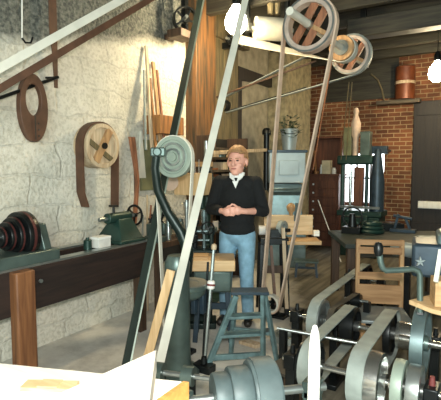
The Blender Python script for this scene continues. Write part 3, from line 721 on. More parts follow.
# ================================================================== PERSON
mp = pZ(237, 322, 0)
per = thing('person', 'person in a black sweater, white collar and light blue jeans standing with hands joined', 'person', (mp.x, mp.y, 0), math.radians(20))
def P3(*a): return V(a)
body = B()
sh = {1: P3(.185, .0, 1.425), -1: P3(-.185, .0, 1.425)}
el = {1: P3(.265, -.03, 1.15), -1: P3(-.262, -.02, 1.16)}
wr = {1: P3(.125, -.245, 1.165), -1: P3(-.105, -.25, 1.165)}
hip = {1: P3(.09, .01, .90), -1: P3(-.09, .01, .90)}
kn = {1: P3(.10, -.02, .49), -1: P3(-.115, -.03, .49)}
an = {1: P3(.11, .03, .09), -1: P3(-.125, .02, .09)}
# trunk
body.ell((0, .01, 1.29), (.165, .105, .20)).ell((0, 0, 1.08), (.15, .105, .16)).ell((0, .01, .94), (.165, .11, .12))
body.caps((-.12, .01, 1.42), (.12, .01, 1.42), .065, .065)
body.caps((0, .015, 1.42), (0, -.005, 1.55), .06, .055)
for s in (1, -1):
    body.caps(sh[s], el[s], .052, .042).caps(el[s], wr[s], .041, .028)
    body.caps(hip[s], kn[s], .085, .056).caps(kn[s], an[s], .055, .04)
    body.caps(an[s] + V((0, .03, -.04)), an[s] + V((s * .02, -.15, -.055)), .038, .03)
# head
hx = Matrix.Rotation(math.radians(-9), 3, 'Z'); hp = V((0, -.02, 1.63))
HS = 1.12
def H(x, y, z): return hp + hx @ V((x * 1.16, y * 1.1, z * 1.05))
body.ell(H(0, .012, .03), (.090, .110, .112), hx).ell(H(0, -.02, -.045), (.073, .083, .088), hx).ell(H(0, -.055, -.100), (.040, .038, .028), hx)
body.caps(H(0, -.092, .012), H(0, -.113, -.026), .011, .017).ell(H(.014, -.1, -.03), (.011, .012, .009)).ell(H(-.014, -.1, -.03), (.011, .012, .009))
body.caps(H(-.045, -.078, .032), H(.045, -.078, .032), .013, .013)
for s in (1, -1):
    body.ell(H(s * .045, -.06, -.03), (.022, .025, .022)); body.ell(H(s * .083, .015, -.005), (.013, .024, .035), hx)
# hands: fingers laced together in front
def hand(s):
    w_ = wr[s]; pc = V((s * .052, -.285, 1.168 + (.008 if s > 0 else -.006)))
    d = (pc - w_).normalized(); body.caps(w_, pc, .027, .033); body.ell(pc, (.045, .03, .044), Matrix.Rotation(s * .4, 3, 'Z'))
    for k, L in enumerate((.9, 1, .95, .75)):
        zz = .030 - .020 * k; a = pc + V((-s * .025, -.012, zz))
        b1 = a + V((-s * .034, -.016, .0)) * L; c1 = b1 + V((-s * .022, .012, -.003)) * L; e1 = c1 + V((-s * .006, .024, 0)) * L
        body.caps(a, b1, .0095, .009).caps(b1, c1, .009, .0085).caps(c1, e1, .0085, .0075)
    a = pc + V((s * .0, -.02, .034)); b1 = a + V((-s * .022, -.02, .022)); c1 = b1 + V((-s * .026, -.006, .008))
    body.caps(a, b1, .012, .0105).caps(b1, c1, .0105, .009)
hand(1); hand(-1)
body.build('body', 'skin', per, local=True, remesh=.0055)
# clothing
sw = B()
sw.ell((0, .01, 1.27), (.19, .13, .21)).ell((0, 0, 1.08), (.178, .132, .17)).ell((0, .005, .97), (.183, .135, .11))
sw.caps((-.13, .01, 1.415), (.13, .01, 1.415), .08, .08).caps((0, .015, 1.42), (0, .01, 1.475), .085, .072)
for s, e in ((1, .42), (-1, .80)):
    sw.caps(sh[s], el[s], .072, .062).caps(el[s], el[s].lerp(wr[s], e), .06, .05)
swo = sw.build('sweater', 'sweater', per, local=True, remesh=.008)

jn = B().ell((0, .01, .90), (.172, .122, .12))
for s in (1, -1): jn.caps(hip[s], kn[s], .098, .072).caps(kn[s], an[s] + Z * -.03, .072, .06)
jn.build('jeans', 'denim', per, local=True, remesh=.008)
for s in (1, -1):
    so = B().caps(an[s] + V((0, .035, -.045)), an[s] + V((s * .02, -.16, -.05)), .045, .04).build('shoe', 'shoe', per, local=True)
# white shirt collar
c_ = B()
for s in (1, -1): c_.prism([(s * .004, -.088, 1.432), (s * .062, -.088, 1.478), (s * .078, -.02, 1.525), (s * .03, -.085, 1.515)], (0, .014, -.004))
c_.lathe((0, .01, 1.475), Z, [(.066, 0), (.074, 0), (.066, .055), (.058, .055)], 24, True)
c_.build('shirt_collar', 'shirt', per, local=True)
c_ = B().prism([(-.03, -.12, 1.445), (.03, -.12, 1.445), (.004, -.135, 1.375)], (0, .02, 0)); c_.build('shirt_front', 'shirt', per, local=True)
# hair
hb_ = B().ell(V((0, 0, 0)), (.090, .116, .124), seg=32)
dl = [f for f in hb_.bm.faces if (lambda c: (c.y < -.035 and c.z < .062 + .25 * abs(c.x) * (-1 if abs(c.x) > .05 else .2)) or (c.y < .02 and c.z < .005) or c.z < -.075)(f.calc_center_median())]
bmesh.ops.delete(hb_.bm, geom=dl, context='FACES')
for v in hb_.bm.verts:
    v.co *= 1 + random.uniform(-.0, .09)
    v.co = H(v.co.x, v.co.y + .012, v.co.z + .032)
ho = hb_.build('hair', 'hair', per, local=True)
sm = ho.modifiers.new('solid', 'SOLIDIFY'); sm.thickness = .018; sm.offset = -1
for s in (1, -1):
    B().ell(H(s * .031, -.088, .012), (.015, .006, .007), hx, 12).build('eye', 'eye_dark', per, local=True)
    B().caps(H(s * .016, -.096, .03), H(s * .048, -.084, .031), .0045, .0035).build('eyebrow', 'hair', per, local=True)
B().ell(H(0, -.093, -.062), (.029, .008, .008), hx, 14).build('mouth', 'lips', per, local=True)

# ================================================================== OVERHEAD LINE SHAFT
S1 = D(310, 25.5, 4.25); sx_, sz_ = S1.x, S1.z
def onshaft(px_hint, py_hint): # point on the shaft nearest a sight line
    best = None
    for k in range(400):
        y = 3 + k * .015; p = V((sx_, y, sz_)); r = p - CAM; u = r.dot(R) / r.dot(FW) * FPX + 220.5
        if best is None or abs(u - px_hint) < best[0]: best = (abs(u - px_hint), p)
    return best[1]
t = thing('line_shaft', 'overhead iron line shaft with two big spoked wheels on ceiling hangers', 'line shaft', S1)
B().cyl((sx_, S1.y - .48, sz_), (sx_, onshaft(352, 65).y + .62, sz_), .036, n=16).build('shaft', 'belt_cream', t)
def big_wheel(c, r, w, nm):
    o = B().ring(c, Y, r, r * .78, w, 44).build(nm, 'wheel_rim', t, bevel=.004)
    B().ring(c - Y * (w * .5 + .004), Y, r * .99, r * .93, .012, 44).build('rim_edge', 'grey_steel', o)
    for s in (-1, 1):
        q = V((math.sin(.55), 0, math.cos(.55)))
        n_ = V((q.z, 0, -q.x)); B().bar(c + n_ * s * r * .24 - q * r * .86, c + n_ * s * r * .24 + q * r * .86, r * .25, w * .4, side=n_).build('spoke_board', 'red_wood', o, bevel=.004)
    B().bar(c + V((q.z, 0, -q.x)) * -r * .86, c + V((q.z, 0, -q.x)) * r * .86, r * .16, w * .5, side=q).build('cross_board', 'oak', o, bevel=.004)
    B().cyl(c - Y * w * .7, c + Y * w * .7, r * .16, n=18).build('hub', 'grey_steel', o)
    return o
big_wheel(S1, .255, .11, 'spoked_wheel')
S2 = onshaft(351.5, 65); big_wheel(S2, .235, .11, 'spoked_wheel')
S3 = onshaft(343.5, 58); 
dd_ = B().ring(S3, Y, .14, .03, .2, 32).build('drum_pulley', 'oak', t, bevel=.006)
B().ring(S3 - Y * .105, Y, .085, .03, .03, 28).build('flange', 'grey_steel', dd_)
for yv in (S1.y + .45, S2.y + .5):
    B().bar((sx_, yv, sz_ - .06), (sx_, yv, CH), .07, .05).box((sx_, yv, sz_), (.14, .09, .12)).build('hanger', 'black_iron', t)
# belt wheel 1 to floor stand
L1 = pY(271, 312, S1.y); L1.z = max(L1.z, .17)
tag(B().ribbon(belt_path(S1, .262, L1, .10, Y), Y * .07, .016, True).build('drive_belt', 'leather_tan'), 'tan belt looping from the nearer spoked wheel down to the low pale wheel', 'belt')
t = thing('floor_pulley', 'small pale wheel on a low pedestal at the foot of the long tan belt', 'pulley', V((L1.x, L1.y, 0)))
pulley(t, 'pulley_rim', L1, Y, .095, .07, 'belt_cream', .02, 4, .025, 'black_iron')
B().cyl(L1 - Y * .1, L1 + Y * .14, .018, n=12).build('axle', 'grey_steel', t)
B().bar((L1.x, L1.y + .1, 0), (L1.x, L1.y + .1, L1.z + .03), .08, .05).box((L1.x, L1.y + .1, .015), (.26, .14, .03)).build('pedestal', 'black_iron', t, bevel=.005)
# upper slanted belt and lower belt from the farther wheel to pulleys by the left wall
Q1 = pY(231, 40, S3.y); Q2 = pY(223, 106, S2.y)
def wallpulley(c, r, label):
    t = thing('wall_pulley', label, 'pulley', c)
    pulley(t, 'pulley_rim', c, Y, r, .1, 'black_iron', .02, 4, .03)
    B().cyl(c - Y * .12, c + Y * .3, .018, n=12).build('axle', 'grey_steel', t)
    B().bar(c + Y * .22, V((WX - .02, c.y + .22, c.z)), .05, .08).build('bracket', 'black_iron', t)
wallpulley(Q1, .06, 'small black pulley by the boarded wall behind the left bulb')
wallpulley(Q2, .10, 'black pulley by the left wall above the dark shelves')
pts, wv = [], []
for k in range(11):
    a = PI * .38 - (PI * .38 + 2.0) * k / 10; pts.append(S3 + V((math.cos(a), 0, math.sin(a))) * .146); wv.append(Y * .11)
e_ = pts[-1].copy()
for k in range(1, 9):
    f = k / 8; pts.append(e_.lerp(Q1 + Z * .03, f)); wv.append((Y * math.cos(f * PI / 2) + Z * math.sin(f * PI / 2)) * .12)
tag(B().ribbon(pts, wv, .008).build('drive_belt', 'belt_cream'), 'pale twisted overhead belt running from the wooden drum to behind the left bulb', 'belt')
tag(B().ribbon(belt_path(S2, .241, Q2, .106, Y), Y * .06, .01, True).build('drive_belt', 'belt_grey'), 'grey overhead belt running from the farther spoked wheel down to the left wall', 'belt')
p, q = pX(214, 98, WX + .0), D(316, 61, 5.6)
tag(B().tube([p, q], .014, 8).build('shifter_pole', 'dark_wood'), 'upper dark wooden pole slanting up to the overhead wheels', 'pole')
p, q = pX(226, 112, WX + .0), D(306, 88, 6.0)
tag(B().tube([p, q], .016, 8).build('shifter_pole', 'black_iron'), 'lower dark pole slanting in front of the grey masonry', 'pole')
p, q = onshaft(322, 30) + V((.0, .35, -.2)), D(318, 140, 6.2)
tag(B().tube([D(332, 60, 5.4), D(313, 170, 6.3)], .009, 8).build('pull_cord', 'red_wood'), 'thin cord hanging behind the right run of the tan belt', 'cord')
for k, (px0, px1, lb_) in enumerate([(349, 341, 'left one of two thin strings hanging below the farther spoked wheel'), (352, 346, 'right one of two thin strings hanging below the farther spoked wheel')]):
    tag(B().tube([D(px0, 82, 6.2), D(px1, 160, 6.9)], .006, 6).build('hanging_string', 'olive_wood'), lb_, 'string', 'strings below the farther wheel')
# white drum
c = D(269, 29, 5.3); a = (R * .98 + FH * .2).normalized()
t = thing('wide_drum', 'wide white drum pulley hanging between the left bulb and the big spoked wheel', 'pulley', c)
B().lathe(c - a * .17, a, [(0, 0), (.10, 0), (.13, .002), (.132, .04), (.132, .30), (.13, .338), (.1, .34), (0, .34)], 32).build('drum', 'drum_grey', t)
B().cyl(c - a * .32, c + a * .3, .025, n=12).build('shaft', 'grey_steel', t)
for s in (-.26, .22):
    q = c + a * s; B().bar(q - Z * .04, V((q.x, q.y, CH)), .05, .06).box(q, (.09, .09, .1)).build('hanger', 'black_iron', t, bevel=.005)
for k, s in enumerate((.02, .1)):
    q = c + a * s + Z * .2; B().cyl(q, V((q.x, q.y, CH)), .018, n=8).cyl(q - Z * .03, q + Z * .1, .035, .045, n=12).build('grease_cup', 'olive_wood', t)

# ================================================================== REAR: stove, bucket, chest, machine, bench
sd = 7.1
sc0 = D(285, 168, sd)
t = thing('stove', 'grey sheet metal stove with a flared blue grey base behind the person', 'stove', (sc0.x, sc0.y, 0), YAW)
zt = D(285, 151, sd).z; zm = D(285, 184, sd).z; zl = D(285, 214, sd).z
B().box((0, 0, (zt + zm) / 2), (.56, .5, zt - zm - .04)).build('upper_box', 'galvanised', t, bevel=.015, local=True)
B().box((0, 0, zt - .01), (.60, .54, .04)).build('top_plate', 'navy_iron', t, bevel=.006, local=True)
b = B(); pr_ = [(.24, zm + .01), (.23, zm - .06), (.28, zm - .1), (.22, zm - .16), (.25, zl - .05), (.3, zl - .2), (.3, 0)]
rows = []
for r, z_ in pr_: rows.append([b.bm.verts.new((sx * r, sy * r * .85, z_)) for sx, sy in ((-1, -1), (1, -1), (1, 1), (-1, 1))])
for r1, r2 in zip(rows, rows[1:]):
    for k in range(4): b.bm.faces.new((r1[k], r1[(k + 1) % 4], r2[(k + 1) % 4], r2[k]))
b.bm.faces.new(rows[0]); b.bm.faces.new(rows[-1][::-1])
b.build('flared_base', 'blue_steel', t, local=True, bevel=.01)
B().cyl((-.30, -.05, 1.2), (-.30, -.05, zt + .25), .045, n=16).lathe((-.30, -.05, zt + .25), Z, [(0, 0), (.07, 0), (.07, .06), (.045, .1), (0, .11)], 16).build('flue_pipe', 'black_iron', t, local=True)
B().box((.02, -.27, (zt + zm) / 2), (.3, .03, .22)).build('stove_door', 'galvanised', t, bevel=.005, local=True)
bc = sc0 + R * .06; bc.z = zt + .01
t = thing('bucket', 'pale galvanised bucket on top of the grey stove', 'bucket', bc)
B().lathe(bc, Z, [(0, 0), (.10, 0), (.135, .31), (.142, .315), (.142, .33), (.13, .33), (.095, .02), (0, .02)], 26).build('pail', 'galvanised', t)
B().tube([bc + Z * .31 + R * (.14 * math.cos(a)) - FH * (.15) * math.sin(a) - Z * .06 * math.sin(a) for a in [PI * k / 12 for k in range(13)]], .005, 6).build('bail_handle', 'black_iron', t)
pt = thing('potted_plant', 'dark leafy plant growing out of the galvanised bucket', 'plant', bc + Z * .2)
b = B()
for k in range(90):
    th_ = random.uniform(0, 2 * PI); rr = random.uniform(.02, .15); zz = random.uniform(.14, .48); c = bc + V((rr * math.cos(th_), rr * math.sin(th_), zz + .06))
    dr_ = V((math.cos(th_), math.sin(th_), random.uniform(-.2, .8))).normalized(); sd_ = dr_.cross(Z).normalized() * .018
    b.prism([c, c + dr_ * .03 + sd_, c + dr_ * .075, c + dr_ * .03 - sd_], dr_.cross(sd_).normalized() * .004)
b.build('leaves', 'leaf', pt)
b = B()
for k in range(6): b.tube([bc + Z * .04 + V((.01 * k - .03, 0, 0)), bc + V((random.uniform(-.1, .1), random.uniform(-.1, .1), .45))], .006, 5)
b.build('stems', 'leaf', pt)

# drawer chest
cd0 = pY(322, 255, 8.45)
cx0, cx1 = pY(306, 200, 8.45).x, pY(338, 200, 8.45).x; cw = cx1 - cx0; cxm = (cx0 + cx1) / 2; yF = 8.45
z1 = pY(322, 137, yF).z; zmid = pY(322, 176, yF).z
t = thing('tool_chest', 'tall reddish brown chest of small drawers with an open upper cupboard in the brick corner', 'chest', (cxm, yF + .2, 0))
cs = B().box((cxm, yF + .25, zmid / 2), (cw, .46, zmid)).build('carcass', 'mahogany', t, bevel=.006)
B().box((cxm, yF + .22, zmid + .02), (cw + .06, .54, .04)).build('ledge', 'mahogany', t, bevel=.006)
b = B().box((cx0 + .02, yF + .33, (zmid + z1) / 2), (.04, .28, z1 - zmid)).box((cx1 - .02, yF + .33, (zmid + z1) / 2), (.04, .28, z1 - zmid)).box((cxm, yF + .46, (zmid + z1) / 2), (cw, .02, z1 - zmid)).box((cxm, yF + .33, z1), (cw + .05, .32, .04))
b.build('cupboard', 'mahogany', t, bevel=.004)
nd = 7
for k in range(nd):
    zc = .12 + (zmid - .2) * (k + .5) / nd
    dw = B().box((cxm, yF + .012, zc), (cw - .08, .03, (zmid - .2) / nd - .02)).build('drawer', 'mahogany', t, bevel=.004)
    for s in (-.17, ): B().ell((cxm + s, yF - .015, zc), (.02, .02, .02), seg=12).build('knob', 'white_paint', dw)
for k, (dx, h_, mm, nm, lb_) in enumerate([(-.2, .34, 'orange_wood', 'mallet_handle', 'orange wooden handle standing at the left in the open cupboard'), (-.08, .18, 'white_paint', 'glass_jar', 'pale jar near the left on the cupboard ledge'), (.02, .26, 'card', 'card_box', 'tan box in the middle of the open cupboard'), (.16, .12, 'cotton_white', 'tin_cup', 'small white cup at the right on the cupboard ledge')]):
    c = V((cxm + dx, yF + .22, zmid + .04)); b = B()
    if nm == 'card_box': b.box(c + Z * h_ / 2, (.17, .12, h_)).box(c + Z * h_ / 2, (.175, .05, h_ + .004))
    elif nm == 'mallet_handle': b.bar(c, c + V((-.05, .0, h_ + .12)), .035).cyl(c, c + Z * .05, .05, n=12)
    else: b.lathe(c, Z, [(0, 0), (.04, 0), (.042, h_ * .7), (.03, h_ * .8), (.03, h_), (0, h_)], 16)
    tag(b.build(nm, mm), lb_, nm.split('_')[-1], 'things in the open cupboard')

# dark machine in front of the back window
mY = 8.0
def mX(px, py=200): return pY(px, py, mY)
g0 = mX(362, 255)
t = thing('milling_machine', 'large dark green machine with upright columns silhouetted against the back window', 'machine', (g0.x, mY, 0))
zt = mX(360, 162).z; zb_ = mX(360, 215).z
B().box((g0.x, mY, .35), (.66, .45, .7)).box((g0.x - .02, mY, .75), (.76, .5, .1)).build('base', 'cast_green', t, bevel=.02)
B().box((mX(360, 160).x - .06, mY, mX(360, 160).z), (.62, .3, .16)).build('top_casting', 'cast_green', t, bevel=.03)
for px, w_ in ((343, .05), (351, .04), (367, .045)):
    B().cyl((mX(px).x, mY - .05, .78), (mX(px).x, mY - .05, zt), w_ / 2 + .01, n=14).build('column', 'bright_steel' if px == 351 else 'cast_green', t)
B().box((mX(360, 190).x, mY - .08, mX(360, 187).z), (.16, .12, .7)).build('slide', 'mahogany', t, bevel=.01)
b = B().lathe((mX(378).x, mY - .1, .8), Z, [(0, 0), (.12, 0), (.12, .5), (.09, .75), (.05, 1.05), (0, 1.06)], 20); b.build('tapered_column', 'navy_iron', t)
B().box((g0.x, mY - .25, mX(360, 206).z), (.66, .04, .04)).build('cross_slide', 'grey_steel', t)
c = V((mX(356, 228).x, mY - .34, mX(356, 226).z)); b = B().tube([c + V((math.cos(a), 0, math.sin(a))) * .15 for a in [2 * PI * k / 24 for k in range(24)]], .016, 8, True)
for k in range(4): b.bar(c, c + V((math.cos(k * 1.57), 0, math.sin(k * 1.57))) * .15, .02)
b.cyl(c - Y * .03, c + Y * .34, .03, n=12).build('handwheel', 'cast_green', t)
B().box((mX(360, 218).x, mY - .22, mX(360, 218).z), (.4, .2, .16)).cyl((mX(372, 218).x, mY - .3, mX(372, 222).z), (mX(384, 218).x, mY - .3, mX(372, 222).z), .07, n=16).build('gear_box', 'cast_green', t, bevel=.02)
topz = mX(360, 160).z + .08
for px, py0, mm, w_, nm, lb_ in ((349, 128, 'green_board', .13, 'green_box', 'upright grey green box on the left of the dark machine top'), (366.5, 132, 'teal_iron', .16, 'teal_box', 'upright dark teal box on the right of the dark machine top')):
    zz = mX(px, py0).z; h_ = zz - topz
    tag(B().box((mX(px, py0).x, mY, topz + h_ / 2), (w_, .18, h_)).box((mX(px, py0).x, mY, zz - .01), (w_ + .012, .192, .03)).build(nm, mm, bevel=.006), lb_, 'box')
c = mX(355, 130); b = B().lathe((c.x + .02, mY - .02, topz), Z, [(0, 0), (.05, 0), (.05, .3), (.075, .36), (.085, .55), (.05, .66), (.035, .70), (.05, .76), (.03, .82), (0, .83)], 18)
tag(b.build('ceramic_jug', 'leather_tan'), 'tan jug like vessel standing between the two boxes on the dark machine', 'jug')
c = D(379, 150, 8.0); tag(B().box((c.x, c.y, c.z), (.3, .12, .14)).bar((c.x + .05, c.y, c.z), (c.x + .05, c.y + .9, c.z), .04).build('lamp_bracket', 'navy_iron', bevel=.01), 'dark blue bracket box sticking out from the brick wall by the window', 'bracket')

# back bench
pA, pB = pZ(346, 229, .76), pZ(436, 229, .76); pC, pD = pZ(346, 247, .76), pZ(452, 247, .76)
cen = (pA + pB + pC + pD) / 4
t = thing('long_bench', 'long grey green bench in front of the brick wall and dark door', 'bench', (cen.x, cen.y, 0), YAW * .9)
Lb, Wb = 1.35, 1.0
B().box((0, 0, .735), (Lb, Wb, .05)).build('bench_top', 'green_bench', t, bevel=.006, local=True)
for sx in (-1, 1):
    for sy in (-1, 1): B().box((sx * (Lb / 2 - .08), sy * (Wb / 2 - .08), .355), (.09, .09, .71)).build('leg', 'dark_wood', t, local=True)
B().box((0, -Wb / 2 + .06, .66), (Lb - .1, .03, .1)).build('apron', 'dark_wood_x', t, local=True)
for k, (px, py, w_, h_, dd_2, mm, lb_, nm) in enumerate([(388, 226, .34, .09, 5.6, 'black_iron', 'low black box at the back of the long grey green bench', 'black_box'), (428, 240, .24, .07, 5.0, 'galvanised', 'grey metal tray near the right end of the long bench', 'metal_tray'), (368, 241, .18, .05, 5.0, 'cast_green', 'flat dark green plate on the long bench', 'iron_plate')]):
    c = pZ(px, py + 4, .76); tag(B().box(c + Z * h_ / 2, (w_, .2, h_), Matrix.Rotation(YAW, 3, 'Z')).box(c + Z * h_, (w_ * .8, .15, .02), Matrix.Rotation(YAW, 3, 'Z')).build(nm, mm, bevel=.004), lb_, nm.split('_')[1])
def on_bench(px, py): return pZ(px, py, .76)
c = on_bench(352, 233); b = B().box(c + Z * .04, (.22, .16, .08)).cyl(c + Z * .08, c + Z * .24, .05, .035, 16).tube([c + Z * .2 + V((.12 * math.cos(a), 0, .12 * math.sin(a))) for a in [2 * PI * k / 18 for k in range(18)]], .012, 6, True).bar(c + Z * .2 - X * .12, c + Z * .2 + X * .12, .018)
tag(b.build('iron_winch', 'black_iron', bevel=.004), 'small black winch with a ring wheel at the left end of the long bench', 'winch')
c = on_bench(372, 233); b = B()
for k in range(3): b.tube([c + Z * (.03 + .045 * k) + V(((.13 - .015 * k) * math.cos(a), (.13 - .015 * k) * math.sin(a), 0)) for a in [2 * PI * q / 20 for q in range(20)]], .024, 6, True)
tag(b.build('coiled_hose', 'cast_green'), 'dark coiled hose piled on the long bench in front of the machine', 'hose')
c = on_bench(403, 232); b = B().box(c + Z * .02, (.3, .12, .04)).bar(c + V((-.1, 0, .04)), c + V((-.06, 0, .22)), .03).bar(c + V((.08, 0, .04)), c + V((.02, 0, .18)), .03).cyl(c + V((-.12, 0, .2)), c + V((.1, 0, .17)), .02, n=10)
tag(b.build('iron_bracket', 'navy_iron', bevel=.004), 'dark iron trestle bracket lying on the right half of the long bench', 'bracket')
# copper-red drum on ledge, pipe, pale bar
c0 = pY(405, 100, WY - .14); c1 = pY(405, 68, WY - .14); lz = pY(400, 103, WY).z + .035
t = thing('copper_tank', 'orange red upright tank on the dark ledge high on the brick wall', 'tank', (c0.x, WY - .13, lz))
hh_ = c1.z - lz; rr_ = .17
B().lathe((c0.x, WY - .18, lz), Z, [(0, 0), (rr_, 0), (rr_, hh_), (rr_ * .9, hh_ + .02), (0, hh_ + .03)], 28).build('drum', 'copper', t)
B().ring((c0.x, WY - .18, lz + hh_ * .5), Z, rr_ + .006, rr_ - .01, .03).ring((c0.x, WY - .18, lz + hh_ * .55), Z, rr_ + .006, rr_ - .01, .015).build('hoop', 'pale_wood', t)
pp = [pY(371, 74, WY - .1), pY(378, 80, WY - .08), pY(382, 90, WY - .06), pY(385, 104, WY - .04)]
tag(B().tube(pp, .014, 8).build('curved_pipe', 'olive_wood'), 'thin curved pipe on the brick wall left of the orange tank', 'pipe')
c = pY(430, 205, WY - .13)
tag(B().box((c.x, WY - .12, c.z), (.40, .06, .13)).box((c.x, WY - .155, c.z), (.36, .012, .10)).build('pale_plaque', 'bone_wood', bevel=.004), 'blank off white bar fixed across the dark door', 'bar')
# shelf with wares at left of the window (thin pale rods)
for p, q, lb_, th_ in ((D(318, 200, 7.9), pZ(341, 262, 0), 'thin pale rod leaning in front of the drawer chest', .008),):
    tag(B().tube([p, q], th_, 6).build('thin_rod', 'white_paint'), lb_, 'rod')
# small blue stool
c = pZ(306, 276, 0)
t = thing('low_stool', 'small low blue stool on the floor boards behind the tan belt', 'stool', c, .4)
B().box((0, 0, .22), (.34, .2, .03)).build('seat', 'teal_iron', t, bevel=.004, local=True)
for sx in (-.13, .13):
    for sy in (-.07, .07): B().bar((sx, sy, .21), (sx * 1.15, sy * 1.2, 0), .03).build('leg', 'navy_iron', t, local=True)
B().box((0, 0, .12), (.26, .02, .03)).build('stretcher', 'navy_iron', t, local=True)

# ================================================================== CENTRE BENCH with boards (right of the person)
cm = D(284, 228, 4.95); cm0 = V((cm.x, cm.y, 0))
t = thing('grinder_stand', 'dark iron grinder stand right of the person with a light wooden guard board', 'grinder', cm0, YAW)
def lc(px, py, d): # image place to the stand's own frame
    return Matrix.Rotation(-YAW, 3, 'Z') @ (D(px, py, d) - cm0)
z_ = lc(290, 225, 4.95).z
a, c = lc(264, 226, 4.95), lc(313, 227, 4.95)
B().box(((a.x + c.x) / 2, .02, z_ + .0), (c.x - a.x, .03, .22)).build('guard_board', 'pine_x', t, bevel=.006, local=True)
B().box((lc(303, 240, 4.9).x - .02, -.12, lc(303, 240, 4.9).z), (.36, .28, .04)).build('shelf_board', 'oak_x', t, bevel=.004, local=True)
B().box((lc(316, 233, 4.8).x, -.16, lc(316, 233, 4.8).z + .0), (.06, .06, .06)).build('block', 'white_pine', t, bevel=.003, local=True)
for px in (262, 284):
    xx = lc(px, 240, 4.85).x
    for sy in (-.2, .05): B().bar((xx, sy, z_ - .13), (xx + (.02 if px > 270 else -.02), sy * 1.3, 0), .055, .05).build('post', 'black_iron', t, bevel=.004, local=True)
B().box((lc(273, 246, 4.85).x, -.08, z_ - .14), (.30, .34, .07)).build('bed_plate', 'black_iron', t, bevel=.008, local=True)
xx = lc(275, 238, 4.8).x
B().cyl((xx - .17, -.12, z_ - .04), (xx + .17, -.12, z_ - .04), .02, n=12).box((xx, -.12, z_ - .07), (.12, .14, .1)).build('arbor', 'black_iron', t, bevel=.008, local=True)
B().ring((xx + .08, -.12, z_ - .02), V((1, -.8, 0)), .085, .05, .05, 26).build('grinding_wheel', 'belt_grey', t, local=True)
B().cyl((xx - .17, -.12, z_ - .04), (xx - .10, -.12, z_ - .04), .05, n=18).build('cup_wheel', 'cotton_white', t, local=True)
B().box((lc(273, 275, 4.85).x, -.02, .45), (.28, .03, .08)).build('cross_rail', 'dark_wood', t, local=True)
B().bar((lc(270, 250, 4.85).x, -.2, .75), (lc(274, 300, 4.85).x, -.3, .12), .03).build('treadle_rod', 'leather_brown', t, local=True)
B().bar((lc(284, 240, 4.8).x - .02, -.22, z_ + .0), (lc(287, 300, 4.7).x, -.3, .1), .035).build('belt_guard', 'pale_wood', t, local=True)
c = D(291, 209, 4.9)
t = thing('hand_plane', 'orange wooden handled tool resting on top of the guard board', 'tool', (c.x, c.y, 0 + D(291, 217, 4.95).z))
cz = D(291, 215.5, 4.95); 
B().lathe(cz, Z, [(0, 0), (.02, 0), (.022, .03), (.045, .06), (.05, .1), (.03, .13), (0, .14)], 16).build('handle', 'oak', t)
B().bar(cz - Z * .06 + R * .045 - FH * .03, cz + Z * .14 + R * .06 - FH * .02, .03, .02).build('blade', 'blue_steel', t)

# ================================================================== RIGHT: CHAIR
ch = pZ(378, 347, 0); ang = math.radians(22)
t = thing('wooden_chair', 'plain wooden slat back chair with grey seat behind the belt pulleys', 'chair', ch, ang)
for s in (-1, 1):
    B().bar((s * .185, .02, 0), (s * .185, .06, .95), .035, .05).build('rear_post', 'oak', t, bevel=.004, local=True)
    B().bar((s * .185, -.36, 0), (s * .185, -.36, .34), .038, .038).build('front_leg', 'oak', t, bevel=.004, local=True)
for z_, h_, mm in ((.925, .05, 'chair_wood'), (.855, .06, 'chair_wood'), (.63, .065, 'chair_wood'), (.47, .17, 'chair_wood')): B().box((0, .005 + .04 * z_, z_), (.37, .022, h_)).build('back_slat', mm, t, bevel=.004, local=True)
B().box((0, -.18, .35), (.40, .40, .03)).build('seat', 'galvanised', t, bevel=.008, local=True)
for s in (-1, 1): B().bar((s * .185, -.36, .16), (s * .185, .03, .16), .02, .03).build('stretcher', 'oak', t, local=True)
B().box((0, -.36, .26), (.37, .02, .03)).build('stretcher', 'oak', t, local=True)
B().box((0, -.0, .31), (.37, .025, .05)).build('seat_rail', 'oak_x', t, local=True)
# grey cylinder behind chair
p, q = D(394, 248, 4.3), D(420, 252, 4.1)
t = thing('grey_motor', 'grey cylindrical motor on a pedestal behind the wooden chair', 'motor', (p + q) / 2)
B().cyl(p, q, .07, n=22).build('casing', 'galvanised', t); B().bar((p + q) / 2, V((*((p + q) / 2).xy, 0)), .08).build('pedestal', 'black_iron', t)

# ================================================================== RIGHT: COUNTERSHAFTS
ZS = .45
SA = pZ(353, 374, ZS); SB = SA + Y * .75; SC = SB - X * .47; SDd = SC + Y * 1.35
def shaft_thing(label, o, x0, x1, peds):
    t = thing('countershaft', label, 'countershaft', V((o.x, o.y, 0)))
    B().cyl(o + X * x0, o + X * x1, .018, n=14).build('shaft', 'bright_steel', t)
    for x in peds:
        c = o + X * x; B().bar(V((c.x, c.y, 0)), c, .06, .09).box(c, (.07, .12, .09)).box(V((c.x, c.y, .02)), (.12, .3, .04)).build('bearing_pedestal', 'black_iron', t, bevel=.006)
        B().cyl(c + Z * .04, c + Z * .09, .018, .012, n=10).build('oil_cup', 'dull_red' if (label.startswith('nearest') and x > 0) else 'black_iron', t)
    return t
def drum(t, o, x0, w, r, mat, nm='pulley'):
    c = o + X * (x0 + w / 2)
    pl_ = B().lathe(o + X * x0, X, [(r * .45, w * .3), (r - .025, w * .3), (r - .02, 0), (r, .004), (r + .003, w / 2), (r, w - .004), (r - .02, w), (r - .025, w * .7), (r * .45, w * .7)], 40, False)
    pl_ = pl_.build(nm, mat, t)
    B().cyl(o + X * (x0 - .02), o + X * (x0 + w + .02), r * .3, n=18).build('hub', 'bright_steel', pl_)
    B().ring(c, X, r * .6, r * .28, w * .25).build('web', mat, pl_)
    return pl_
t = shaft_thing('nearest steel countershaft with belt pulleys at the lower right', SA, -.42, .95, (-.36, .40))
